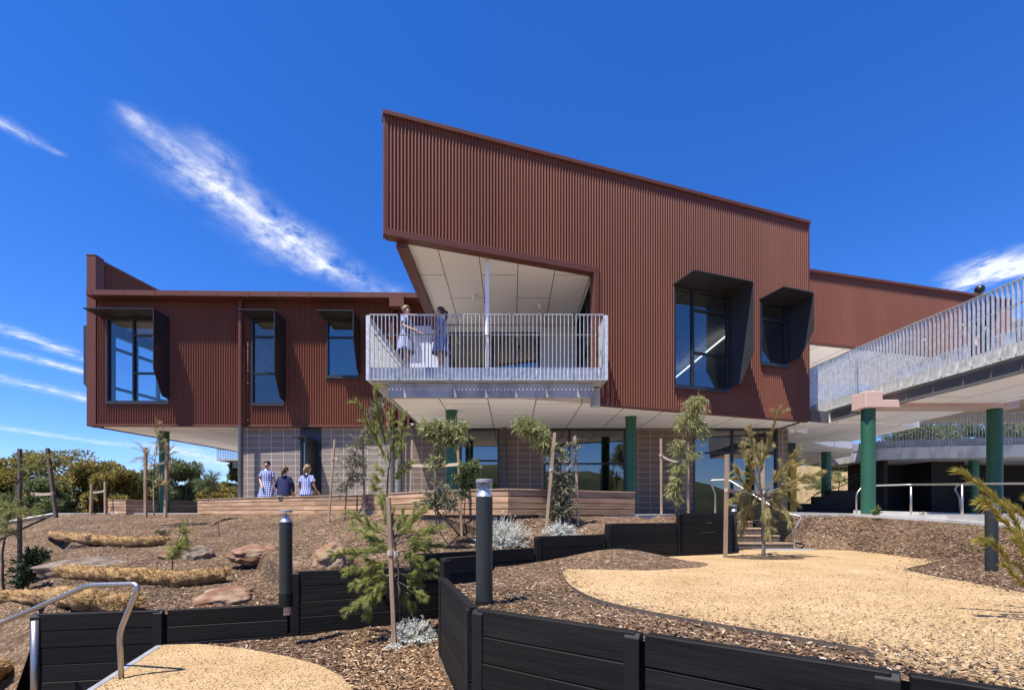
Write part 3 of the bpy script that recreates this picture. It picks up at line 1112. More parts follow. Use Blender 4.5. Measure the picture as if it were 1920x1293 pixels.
blockrun(455.5, 563, 'block', lw, z1=2.829)
blockrun(603, 775, 'block', lw, z1=2.829)
mb = MB()
mb.box(-8.88, -8.70, 16.29, 27, TZ, 2.829)
mb.build('block_return', 'block', lw)
mb = MB()
GB.box(mb, GB.u(563), GB.u(603), 2.42, 2.829, -.1, -.02)
GB.box(mb, GB.u(589), GB.u(603), TZ, 2.42, -.1, -.022)
mb.build('door_panel', 'frame', lw)
window(lw, GB, GB.u(563), GB.u(589), TZ + .02, 2.38, [], [(0, 1.25), (0, .35)], (.75, GB.u(567), 2.39, .9, .2, 1), glass='tint', name='narrow_window')
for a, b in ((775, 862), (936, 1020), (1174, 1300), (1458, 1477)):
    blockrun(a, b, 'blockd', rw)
window(rw, GB, GB.u(862), GB.u(936), TZ, 2.78, [GB.u(880)], [(1, 1.72)], glass='tint', name='glazing')
window(rw, GB, GB.u(1020), GB.u(1174), TZ, 2.78, [GB.u(1068)], [(1, 1.62), (0, 1.62)], glass='tint', name='glazing')
window(rw, GB, GB.u(1300), GB.u(1458), TZ, 2.78, [GB.u(1374)], [(1, 1.98), (0, 1.98)], glass='tint', name='glazing')
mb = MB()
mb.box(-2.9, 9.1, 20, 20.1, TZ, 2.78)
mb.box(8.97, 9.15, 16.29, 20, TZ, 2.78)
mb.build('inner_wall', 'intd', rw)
mb = MB()
mb.cyl((at(946, 900, 16.0).x, 15.97), .06, TZ, 2.8, 12)
mb.build('lower_downpipe', 'pipe', rw)
# green columns
for px, Y, par in ((846.5, 13.35, rw), (1183, 14.2, rw), (308, 17.0, lw)):
    x = (px - CX) * Y / F
    mb = MB()
    mb.cyl((x, Y), .155, TZ, 2.83 if par is lw else 2.8, 28)
    mb.cyl((x, Y), .175, (2.815 if par is lw else 2.785), (2.829 if par is lw else 2.799), 28)
    mb.build('column', 'green', par, smooth=False)
# floodlight under soffit
mb = MB()
c = at(1494, 806, 15.6)
mb.tube([c + V((0, 0, .1)), c], .05, 10)
mb.tube([c + V((.02, 0, .0)), c + V((.22, -.16, -.06))], [.06, .09], 12)
mb.tube([c + V((-.1, 0, .02)), c + V((-.22, -.1, -.04))], [.05, .07], 12)
mb.build('floodlight', 'white', rw)

# ---------- rear wing
RW = Wall((10.3, 17.64), (21.0, 20.35))
rr = thing('school_building', 'long low red-brown corrugated wing receding behind the walkway at the right', 'building', (15, 20, TZ))
cl = MB()
corrugated(cl, RW, 0, RW.L, holes(6.26, 8.84, []), .08, .020)
cl.build('wall_cladding', 'clad', rr)
tr = MB()
RW.box(tr, -.05, RW.L + .05, 8.84, 8.93, -.3, .06)
RW.box(tr, -.05, RW.L + .05, 6.2, 6.262, -.1, .02)
tr.build('flashing', 'trim', rr)
sf = MB()
sf.slab([RW.p(0, 0, -.05)[:2], RW.p(RW.L, 0, -.05)[:2], (40, 24), (40, 34), (25.5, 34), (21, 26), (18, 23.6), (9.4, 23)], 6.2, 6.35)
sf.build('soffit', 'soffit2', rr)
rf = MB()
rf.slab([RW.p(0, 0, -.25)[:2], RW.p(RW.L, 0, -.25)[:2], (40, 24.2), (40, 33.9), (25.6, 33.9), (21.1, 26), (18, 23.5), (9.5, 22.9)], 8.2, 8.3)
rf.build('roof', 'galvd', rr)
# ground floor under it: walls coloured near-black for the deep shade, yellow portal
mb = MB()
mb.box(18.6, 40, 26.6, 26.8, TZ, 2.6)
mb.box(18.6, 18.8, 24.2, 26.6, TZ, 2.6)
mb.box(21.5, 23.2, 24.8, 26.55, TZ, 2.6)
mb.build('shade_toned_wall', 'shadewall', rr)
sp_ = thing('stepped_wall', 'low black stepped walls with a thin handrail below the dry hillside', 'wall', (14.4, 22, TZ))
mb = MB()
xs = [(1498 - CX) * 22 / F, (1528 - CX) * 22 / F, (1556 - CX) * 22 / F, (1612 - CX) * 22 / F]
mb.prism([(xs[0], 22, TZ), (xs[3], 22, TZ), (xs[3], 22, 1.0), (xs[2], 22, 1.0), (xs[2], 22, .72), (xs[1], 22, .72), (xs[1], 22, .40), (xs[0], 22, .40)], (0, .3, 0))
mb.build('wall', 'sleeper', sp_)
mb = MB()
mb.tube([at(1512, 940, 21.9), at(1556, 906, 21.9), at(1578, 902, 21.9), at(1612, 886, 21.9)], .022, 8)
mb.tube([at(1572, 922, 21.9), at(1574, 904, 21.9)], .02, 8)
mb.tube([at(1530, 926, 21.7), at(1575, 912, 21.7), at(1612, 894, 21.7)], .018, 8)
mb.build('handrail', 'post', sp_, smooth=True)
mb = MB()
mb.box(11.17, 11.42, 19.4, 19.6, TZ, 2.1)
mb.box(10.4, 11.17, 19.4, 19.6, 1.9, 2.1)
mb.build('portal', 'yellow', rr)
mb = MB()
mb.box(10.4, 11.16, 19.5, 19.6, TZ, 1.89)
mb.box(10.4, 11.4, 19.45, 19.6, 2.11, 2.78)
mb.build('portal_door', 'frame', rr)
FE = [(17.75, 28.0), (17.75, 25.2), (17.85, 24.5), (18.2, 24.0), (18.8, 23.65), (20, 23.35), (22, 22.95), (25, 22.3), (30, 21.4), (36, 20.5)]
fs = MB()
fs.slab(FE + [(36, 28.2)], 2.6, 3.15)
fs.build('far_deck', 'concst', rr)
for px, Y in ((1655, 25.3), (1826, 24.2), (1549, 22.5)):
    x = (px - CX) * Y / F
    mb = MB()
    mb.cyl((x, Y), .2, TZ, 2.6 if px > 1600 else 2.8, 22)
    mb.build('column', 'green', rr)
# balustrade on the far deck
fb = thing('balustrade', 'dark curved picket balustrade on the far deck beyond the void', 'balustrade', (20, 23.3, 3.15))
for i in range(1, len(FE) - 1):
    a, b = V((*FE[i], 0)), V((*FE[i + 1], 0))
    mb = MB()
    blades(mb, [a, b], 3.17, 4.62, .13, .03, .022)
    mb.beam(V((a.x, a.y, 4.63)), V((b.x, b.y, 4.63)), .06, .03)
    mb.beam(V((a.x, a.y, 3.165)), V((b.x, b.y, 3.165)), .06, .03)
    mb.beam(V((a.x, a.y + .08, 3.35)), V((b.x, b.y + .08, 3.35)), .01, .36)
    mb.beam(V((a.x, a.y + .12, 4.3)), V((b.x, b.y + .12, 4.3)), .04, .04)
    mb.build('balustrade_panel', 'galvd', fb)
nb = thing('balustrade', 'low dark picket balustrade on the curved slab tip behind the first green column', 'balustrade', (14, 21, 3.1))
mb = MB()
tip = [(12.4, 19.8), (13.4, 20.6), (15, 21.4), (16.8, 24.05), (17.6, 28)]
blades(mb, tip, 3.11, 4.55, .12, .05, .02)
for a, b in zip(tip, tip[1:]):
    mb.beam(V((*a, 4.56)), V((*b, 4.56)), .06, .03)
mb.build('balustrade_panel', 'galvd', nb)
# far balcony seen beyond the left soffit
fa = thing('far_balcony', 'small far balcony with grey pickets seen under the left soffit edge', 'balcony', (-16.5, 29, 3.2))
mb = MB()
a, b = at(407, 860, 29), at(456, 860, 29)
blades(mb, [(a.x, 29), (b.x + 1.5, 29)], 3.2, 3.75, .1, .03, .03)
mb.box(a.x, b.x + 1.5, 28.97, 29.03, 3.75, 3.8)
mb.build('balustrade_panel', 'galvd', fa)
mb = MB()
mb.box(a.x, b.x + 1.5, 28.95, 31, 3.1, 3.2)
mb.box(a.x + .7, b.x + 1.5, 29.4, 31, 2.7, 3.1)
mb.build('deck', 'conc', fa)

# ---------- elevated walkway
wk = thing('elevated_walkway', 'galvanised blade-railed elevated walkway rising into the right foreground on a pink beam', 'walkway', (11.4, 12, TZ))
RL = [(9.86, 16.1), (9.96, 14.2), (10.12, 12.4), (10.28, 11.0), (10.36, 9.8), (10.42, 8.2), (10.45, 6.6)]
run = 0
for i in range(len(RL) - 1):
    a, b = V((*RL[i], 0)), V((*RL[i + 1], 0))
    k = 2 if (b - a).length > 1.1 else 1
    for j in range(k):
        pa, pb = lerp(a, b, j / k), lerp(a, b, (j + 1) / k)
        d = (pb - pa).normalized()
        mb = MB()
        blades(mb, [pa + d * .02, pb - d * .02], 3.2, 4.745, .1, .062, .009)
        mb.beam(V((pa.x, pa.y, 4.75)) + d * .02, V((pb.x, pb.y, 4.75)) - d * .02, .078, .012)
        mb.beam(V((pa.x, pa.y, 3.19)) + d * .02, V((pb.x, pb.y, 3.19)) - d * .02, .078, .012)
        for q in (pa + d * .15, pb - d * .15):
            mb.box(q.x + .02, q.x + .08, q.y - .03, q.y + .03, 3.26, 3.4)
        mb.build('balustrade_panel', 'galv', wk)
mb = MB()
for a, b in zip(RL, RL[1:]):
    mb.beam(V((a[0] + .06, a[1], 3.345)), V((b[0] + .06, b[1], 3.345)), .012, .31)
mb.build('upstand', 'galv', wk)
mb = MB()
mb.tube([(x + .17, y, 4.33) for x, y in RL], .021, 8)
for i in range(10):
    y = 15.8 - i * .95
    x = 9.86 + (16.1 - y) * .075
    mb.tube([(x + .04, y, 4.27), (x + .17, y, 4.3)], .012, 6)
mb.build('handrail', 'stain', wk, smooth=True)
mb = MB()
mb.slab([(x + .08, y) for x, y in RL] + [(13.3, 6.6), (13.0, 16.1)], 3.12, 3.44)
mb.build('deck', 'galvd', wk)
mb = MB()
mb.slab([(x + .16, y) for x, y in RL] + [(13.1, 6.6), (12.8, 15.85)], 2.86, 3.115)
mb.build('soffit', 'soffit2', wk)
mb = MB()
for a, b in zip(RL, RL[1:]):
    mb.beam(V((a[0] + .1, a[1], 2.99)), V((b[0] + .1, b[1], 2.99)), .1, .28)
mb.beam(V((q1.x + .1, q1.y - .03, 2.97)), V((9.95, q1.y + .22, 2.97)), .04, .36)
mb.build('edge_beam', 'steelg', wk)
mb = MB()
for i in range(len(RL) - 1):
    a, b = V((*RL[i], 0)) + V((3.0, 0, 0)), V((*RL[i + 1], 0)) + V((3.0, 0, 0))
    blades(mb, [a, b], 3.2, 4.745, .1, .075, .010)
    mb.beam(V((a.x, a.y, 4.75)), V((b.x, b.y, 4.75)), .078, .012)
mb.build('far_balustrade', 'galv', wk)
mb = MB()
mb.box(9.26, 9.72, 12.67, 13.2, 2.75, 3.17)
mb.box(9.72, 12.95, 12.68, 13.19, 2.75, 2.95)
mb.box(12.95, 13.3, 12.67, 13.2, 2.75, 2.951)
mb.build('cross_beam', 'pink', wk, bevel=.012)
for x in (9.52, 12.9):
    mb = MB()
    mb.cyl((x, 12.93), .165, -.4, 2.76, 28)
    mb.build('column', 'green', wk)
mb = MB()
p = at(1609.5, 700, 13.6)
mb.tube([(9.9, 13.9, 3.2), (9.9, 13.9, 4.4)], .03, 10)
mb.build('lamp_tube', 'galvd', wk)
# ------------------------------------------------------------------ black sleeper retaining walls
WALLS = []


def retaining(label, a, b, ztop, zbot, posts=(0, 1), bh=.2, zb=None, face=.0, capped=(), postlen=None):
    """horizontal sleepers between steel posts; zb: lowest board level at the far end"""
    a, b = V((a[0], a[1], 0)), V((b[0], b[1], 0))
    WALLS.append((a, b))
    t = thing('retaining_wall', label, 'wall', V((lerp(a, b, .5).x, lerp(a, b, .5).y, zbot)), 'black sleeper retaining walls')
    d = (b - a).normalized()
    n = V((d.y, -d.x, 0))
    if n.y > 0:
        n = -n
    k = int(math.ceil((ztop - zbot) / bh - .05))
    for i in range(k):
        z1 = ztop - i * bh
        mb = MB()
        j = .004 * math.sin(i * 7.3 + a.x * 3)
        ia, ib = a + d * .02, b - d * .02
        mb.hexa([ia + n * (.035 + j) + ZUP * (z1 - bh + .005), ib + n * (.035 + j) + ZUP * (z1 - bh + .005), ib - n * .04 + ZUP * (z1 - bh + .005), ia - n * .04 + ZUP * (z1 - bh + .005)],
                [ia + n * (.035 + j) + ZUP * z1, ib + n * (.035 + j) + ZUP * z1, ib - n * .04 + ZUP * z1, ia - n * .04 + ZUP * z1])
        mb.build('sleeper', 'sleeper', t, bevel=.006)
    for q in posts:
        p = lerp(a, b, q)
        mb = MB()
        h = ztop - .003
        o = p + n * .045
        r = .03
        pts = [o - d * .05 + ZUP * zbot, o + d * .05 + ZUP * zbot, o + d * .05 + ZUP * h, o - d * .05 + ZUP * h]
        prof = [(-.08, zbot), (.002, zbot), (.002, h - r), (.002 - r, h), (-.08, h)]
        mb.prism([o - d * .05 + n * x + ZUP * z for x, z in prof], d * .1)
        mb.build('post', 'post', t, bevel=.004)
    return t


retaining('black sleeper wall at far left behind the bent steel handrail', (-5.57, 5.68), (-4.26, 5.9), -1.19, -2.6, (0, .97))
retaining('low two-board black sleeper wall left of the small bollard', (-4.22, 5.907), (-2.90, 6.31), -1.19, -1.8, ())
retaining('tall black sleeper wall behind the foreground she-oak', (-2.84, 6.33), (-1.44, 6.85), -.77, -1.8, (0.0, .97))
retaining('shadowed black sleeper wall left of the large bollard', (-1.40, 6.87), (.36, 8.07), -.59, -1.8, ())
retaining('lowest of the stepped black walls right of the large bollard, below silver bushes', (.40, 8.1), (1.70, 8.84), -.40, -1.2, (0.02,))
retaining('middle of the stepped black walls behind the mulch mound', (1.73, 8.86), (3.27, 9.6), -.205, -1.2, (0.02,))
retaining('highest of the stepped black walls beside the timber steps', (3.3, 9.62), (4.62, 10.27), -.015, -1.2, (0.02, .03, .98))
retaining('front black sleeper wall below the granite path, left bay', (-.27, 3.73), (.79, 2.99), -.74, -2.3, (.025, .97))
retaining('front black sleeper wall below the granite path, middle bay', (.81, 2.975), (1.79, 2.25), -.74, -2.3, (.97,))
retaining('front black sleeper wall below the granite path, right bay in the corner', (1.81, 2.235), (2.9, 1.42), -.74, -2.3, ())
retaining('black sleeper wall side running back from the front corner', (-.79, 5.5), (-.30, 3.76), -.735, -2.3, (.03, .96))
retaining('short raised black wall behind the large bollard', (-.79, 5.52), (-.42, 5.86), -.52, -2.0, (.06,))
retaining('hidden black cross wall closing the bed behind the large bollard', (-.42, 5.88), (-.36, 7.55), -.62, -2.0, ())
retaining('grey-black sleeper wall on the right side of the timber steps', (6.2, 13.35), (7.12, 12.35), -.012, -1.2, (.99,))
retaining('short black wall closing the left side of the timber steps', (4.66, 10.3), (5.42, 11.95), -.015, -1.2, (.99,))

# timber steps
st = thing('timber_steps', 'dark timber steps with worn pale treads rising between black walls to the terrace', 'steps', (6.2, 12, -.93))
for i in range(5):
    y = 11.95 + i * .29
    z = -.93 + .175 * (i + 1)
    xr = 6.98 - i * .2
    mb = MB()
    mb.box(5.45, xr, y, y + .07, z - .25, z - .045)
    mb.build('riser', 'staked', st)
    mb = MB()
    mb.box(5.45, xr, y - .012, y + .36, z - .042, z)
    mb.build('tread', 'stake', st, bevel=.006)
mb = MB()
mb.box(5.9, 7.3, 11.45, 11.9, plat(6, 11.6) + .014, plat(6, 11.6) + .02)
tag(mb.build('tactile_strip', 'galvd'), 'grey studded tactile strip on the path at the foot of the timber steps', 'tactile strip')


def rail(label, paths, r=.021, posts=(), name='handrail', cat='handrail'):
    loc = V(paths[0][0])
    t = thing(name, label, cat, loc)
    for pth in paths:
        pts = [V(p) for p in pth]
        out = [pts[0]]
        for i in range(1, len(pts) - 1):              # round the bends
            a, b, c = pts[i - 1], pts[i], pts[i + 1]
            ra = min(.09, (b - a).length * .45, (c - b).length * .45)
            p0, p1 = b + (a - b).normalized() * ra, b + (c - b).normalized() * ra
            for k in range(7):
                s = k / 6
                out.append((1 - s) ** 2 * p0 + 2 * s * (1 - s) * b + s * s * p1)
        out.append(pts[-1])
        mb = MB()
        mb.tube(out, r, 12)
        mb.build('rail', 'stain', t, smooth=True)
    for a, b in posts:
        mb = MB()
        mb.tube([a, b], r * 1.15, 12)
        mb.build('post', 'stain', t, smooth=True)
    return t


# lower left rail by the descending steps
gy = 4.62
A = at(228, 1277, gy)
B = at(224, 1185, gy)
C = at(263, 1112, gy)
C2 = at(262, 1094, gy)
D = at(165, 1096.5, 4.75)
E = at(-60, 1195, 5.0)
rail('bent stainless steel handrail over the steps in the lower left corner', [[A - V((0, 0, .03)), B, C2, D, E]], r=.024)
p = at(65, 1250, 5.45)
rail('upright stainless post at the left end of the black wall', [[V((p.x, p.y, -2.5)), V((p.x, p.y, at(65, 1163, 5.45).z))]], r=.035, name='steel_post', cat='post')
# steps going down at lower left
mb = MB()
n0, n1 = V((-4.19, 5.78, -1.6)), V((-3.62, 3.9, -1.6))
mb.beam(n0 + V((-.02, 0, -.01)), n1 + V((-.02, 0, -.01)), .07, .05)
nz = mb.build('step_nosing', 'galvd')
tag(nz, 'pale metal step nosing along the edge of the lower granite path', 'step nosing')
# rail at the timber steps
bx = V((7.0, 11.75, plat(7, 11.7)))
q0_, q1_ = at(1490, 992, 11.75), at(1504, 968, 11.75)
tp = at(1466, 960, 12.0)
hi = at(1366, 899, 13.2)
hl = at(1331, 900, 13.35)
rail('stainless handrail slanting down the timber steps beside the she-oak', [[at(1489, 1030, 11.75), q0_, q1_, tp, hi, hl, at(1341, 925, 13.35), at(1341, 962, 13.35)]])
# rail along the right ramp
pts = [at(1606, 962, 13.0), at(1606, 925, 13.0), at(1618, 910.5, 13.0), at(1640, 910, 12.9), at(1708, 908, 12.6), at(1804, 907, 11.3), at(1925, 906, 10.2), (10.9, 8.6, .5)]
rail('long stainless handrail on posts along the ramp at right', [pts, [at(1800, 958, 13.2), at(1800, 935, 13.2), at(1790, 916, 13.2), at(1796, 909, 13.2), at(1850, 908, 13.0)]], r=.022,
     posts=[(at(1708, 975, 12.6), at(1708, 909, 12.6)), (at(1804, 981, 11.3), at(1804, 908, 11.3)), ])
mb = MB()
mb.beam(V((9.6, 13.6, -.1)), V((12.4, 12.4, -.2)), .1, .32)
mb.beam(V((12.4, 12.4, -.2)), V((12.6, 9, -.3)), .1, .32)
tag(mb.build('ramp_kerb', 'conc'), 'low grey concrete upstand of the ramp behind the right handrail', 'kerb')

# ------------------------------------------------------------------ timber planter benches
def planter(label, pts, z0, z1, depth=.5, nb=4):
    c = lerp(V(pts[0]), V(pts[-1]), .5)
    t = thing('planter_bench', label, 'planter', (c.x, c.y, TZ), 'timber planter benches')
    for a, b in zip(pts, pts[1:]):
        a, b = V((a[0], a[1], 0)), V((b[0], b[1], 0))
        d = (b - a).normalized()
        n = V((d.y, -d.x, 0))
        if n.y > 0:
            n = -n
        h = (z1 - z0) / nb
        L = (b - a).length
        for i in range(nb):
            mb = MB()
            k = max(1, round(L / 2.2))
            for j in range(k):
                s0, s1 = L * j / k + .002, L * (j + 1) / k - .002
                if i % 2 and k > 1:
                    s0 = max(0.0, s0 - .5 * (j > 0)) + .002
                    s1 = s1 - .5 * (j < k - 1) - .002
                o = .0
                mb.hexa([a + d * s0 + n * o + ZUP * (z0 + i * h + .016), a + d * s1 + n * o + ZUP * (z0 + i * h + .016), a + d * s1 - n * .04 + ZUP * (z0 + i * h + .016), a + d * s0 - n * .04 + ZUP * (z0 + i * h + .016)],
                        [a + d * s0 + n * o + ZUP * (z0 + (i + 1) * h), a + d * s1 + n * o + ZUP * (z0 + (i + 1) * h), a + d * s1 - n * .04 + ZUP * (z0 + (i + 1) * h), a + d * s0 - n * .04 + ZUP * (z0 + (i + 1) * h)])
            mb.build('board', 'wood', t, bevel=.004)
        mb = MB()
        mb.hexa([a + n * .015 + ZUP * (z1 + .003), b + n * .015 + ZUP * (z1 + .003), b - n * depth + ZUP * (z1 + .003), a - n * depth + ZUP * (z1 + .003)],
                [a + n * .015 + ZUP * (z1 + .03), b + n * .015 + ZUP * (z1 + .03), b - n * depth + ZUP * (z1 + .03), a - n * depth + ZUP * (z1 + .03)])
        mb.build('seat', 'stake', t, bevel=.004)
        mb = MB()
        mb.hexa([a - n * .045 + ZUP * (z0 - .3), b - n * .045 + ZUP * (z0 - .3), b - n * (depth - .02) + ZUP * (z0 - .3), a - n * (depth - .02) + ZUP * (z0 - .3)],
                [a - n * .045 + ZUP * z1, b - n * .045 + ZUP * z1, b - n * (depth - .02) + ZUP * z1, a - n * (depth - .02) + ZUP * z1])
        mb.build('core', 'staked', t)


planter('long weathered timber planter bench with seated children, above the mulch bank', [PL[0], PL[1], PL[2], PL[3]], TZ - .02, .42)
planter('short timber planter bench receding to the right by the green column', [PL[3] + V((.01, .01, 0)), PL[4]], TZ - .02, .42)
c0, c1, c2 = at(202, 962, 16.6), at(236, 962, 16.2), at(369, 962, 18.2)
planter('small dark timber planter box around the left green column', [c0, c1, c2], TZ - .02, .40, .45)

# ------------------------------------------------------------------ bollards
def bollard(label, px, py, Y, h=1.06, z=None):
    b = at(px, py, Y)
    t = thing('bollard_light', label, 'bollard', b, 'bollard lights')
    mb = MB()
    mb.lathe(b, [(.073, .0), (.073, h * .855)], 32)
    mb.build('body', 'boll', t, smooth=False)
    mb = MB()
    mb.lathe(b, [(.069, h * .856), (.070, h * .862), (.02, h * .945), (.006, h * .966)], 28)
    mb.build('reflector', 'bolls', t, smooth=False)
    mb = MB()
    mb.lathe(b, [(.0715, h * .858), (.0715, h * .972)], 28)
    mb.build('lens', 'acryl', t)
    mb = MB()
    mb.lathe(b, [(.073, h * .974), (.073, h * .997), (.066, h)], 28)
    mb.build('cap', 'galvd', t)
    mb = MB()
    mb.lathe(b, [(.08, -.15), (.08, .008)], 24)
    mb.build('base_plate', 'post', t)
    return t


bollard('large dark bollard light standing on mulch in the centre foreground', 908, 1126, 4.22)
bollard('dark bollard light standing left of the tall black sleeper wall', 536, 1112, 5.81, 1.0)
bollard('dark bollard light at right behind yellow-tipped foliage', 1859, 1072, 7.05)
bollard('slim dark bollard light at the foot of the timber steps', 1376, 1031, 11.3)
mb = MB()
b = at(539, 1120, 5.79)
mb.box(b.x - .035, b.x + .03, b.y - .03, b.y + .03, b.z - .2, b.z + .05)
tag(mb.build('bollard_footing', 'stake'), 'small wooden block under the bollard left of the tall black wall', 'footing')

# ------------------------------------------------------------------ rocks and coir logs
def rock(label, px, py, rx, ry, rz, mat, sink=.35, rot=0, seed=1):
    p = drop(px, py)
    bm = bmesh.new()
    bmesh.ops.create_icosphere(bm, subdivisions=5, radius=1)
    for v in bm.verts:
        q = v.co.copy()
        s = 1 + .20 * noise.noise(q * 1.1 + V((seed * 3.7, 0, 0))) + .14 * noise.noise(q * 2.6 + V((0, seed, 0))) + .05 * noise.noise(q * 7 + V((0, seed, 0)))
        # broken facets
        f = abs(noise.noise(q * 1.8 + V((seed * 9, 1, 2))))
        s *= 1 - .10 * max(0, f - .15)
        v.co = V((q.x * s * rx, q.y * s * ry, q.z * s * rz))
        v.co.rotate(Matrix.Rotation(rot, 3, 'Z'))
    me = bpy.data.meshes.new('rock')
    bm.to_mesh(me)
    bm.free()
    me.materials.append(M[mat])
    me.polygons.foreach_set('use_smooth', [True] * len(me.polygons))
    o = bpy.data.objects.new('rock', me)
    o.location = p + V((0, 0, rz * (1 - 2 * sink)))
    COL.objects.link(o)
    ORG[o.name] = o.location.copy()
    return tag(o, label, 'rock', 'garden rocks')


rock('flat red and white banded rock on the mulch bank', 482, 1041, .44, .36, .20, 'rockr', .5, .2, 12)
rock('rounded tan and ochre rock behind the tall black wall', 622, 1060, .30, .3, .26, 'rocko', .36, .5, 2)
rock('grey rock beside the small she-oak on the left bank', 375, 1045, .27, .26, .19, 'rock', .4, 0, 3)
rock('small red rock left of the small she-oak', 316, 1046, .18, .15, .12, 'rockr', .4, 0, 8)
rock('broad flat reddish rock above the left black wall', 425, 1122, .42, .36, .17, 'rockr', .55, .4, 5)
rock('long low rock behind the dark shrub at left', 160, 1060, .75, .35, .17, 'rock', .6, .25, 6)


def coir(label, pxs, r, seed):
    pts = [drop(x, y) for x, y in pxs]
    path = []
    for i in range(len(pts) - 1):
        p0, p1, p2, p3 = pts[max(i - 1, 0)], pts[i], pts[i + 1], pts[min(i + 2, len(pts) - 1)]
        for k in range(14):
            t = k / 14
            path.append(.5 * ((2 * p1) + (p2 - p0) * t + (2 * p0 - 5 * p1 + 4 * p2 - p3) * t * t + (3 * p1 - p0 - 3 * p2 + p3) * t ** 3) + V((0, 0, r * .8)))
    path.append(pts[-1] + V((0, 0, r * .8)))
    mb = MB()
    m = len(path)
    rs = [r * (1 + .07 * math.sin(i * .9 + seed)) * min(1, .35 + .35 * min(i, m - 1 - i)) for i in range(m)]
    mb.tube(path, rs, 26)
    rnd = random.Random(seed)
    for i, v in enumerate(mb.v):
        mb.v[i] = v + V((noise.noise(v * 11), noise.noise(v * 11 + V((5, 0, 0))), noise.noise(v * 9 + V((0, 7, 0))))) * r * .42
    t = thing('coir_log', label, 'coir log', path[0], 'coir erosion logs')
    mb.build('core', 'coir', t, smooth=True)
    fb_ = MB()
    for k in range(int(m * 110)):
        i = rnd.randrange(m - 1)
        p = lerp(path[i], path[i + 1], rnd.random())
        d = V((rnd.gauss(0, 1), rnd.gauss(0, 1), abs(rnd.gauss(0, .9)))).normalized()
        p = p + d * rs[i] * rnd.uniform(.85, 1.08)
        q = V((rnd.gauss(0, 1), rnd.gauss(0, 1), rnd.gauss(0, .5))).normalized() * rnd.uniform(.02, .055) + d * .035
        s = q.cross(d).normalized() * .006
        fb_.add([p - s, p + s, p + q], [(0, 1, 2)])
    f = fb_.build('fibre', 'coirf', t)
    return t


coir('upper straw-coloured coir log on the left bank', [(92, 1008), (160, 1017), (240, 1024), (312, 1021)], .115, 1)
coir('middle coir log sagging across the left bank toward the flat rock', [(112, 1082), (190, 1088), (270, 1093), (340, 1098), (425, 1089)], .12, 2)
coir('lower coir log above the left black wall', [(-20, 1130), (60, 1128), (130, 1134), (200, 1146), (250, 1148)], .125, 3)
coir('short coir log end at the bottom left below the steel post', [(-60, 1284), (-10, 1272), (52, 1262)], .15, 4)
# ------------------------------------------------------------------ plants
def rvec(r):
    return V((r.gauss(0, 1), r.gauss(0, 1), r.gauss(0, 1))).normalized()


def leaf(mb, p, d, L, w, r):
    d = d.normalized()
    s = d.cross(rvec(r))
    if s.length < .05:
        s = d.orthogonal()
    s = s.normalized() * w / 2
    n = s.cross(d).normalized()
    m1 = p + d * L * .4 + n * L * .05
    mb.add([p, m1 - s, m1 + s, p + d * L - n * L * .10], [(0, 1, 3, 2)])


def needle(mb, p, d, L, w, r, bend=.25):
    d = d.normalized()
    s = d.cross(rvec(r)).normalized() * w / 2
    q = p + d * L * .55
    e = p + d * L + V((0, 0, -L * bend))
    mb.add([p - s, p + s, q + s * .8, q - s * .8, e], [(0, 1, 2, 3), (3, 2, 4)])


def curve(a, b, sag, n=6, r=None):
    out = []
    j = rvec(r) * (b - a).length * .08 if r else V((0, 0, 0))
    for i in range(n + 1):
        t = i / n
        out.append(lerp(a, b, t) + V((0, 0, sag * 4 * t * (1 - t))) + j * math.sin(math.pi * t))
    return out


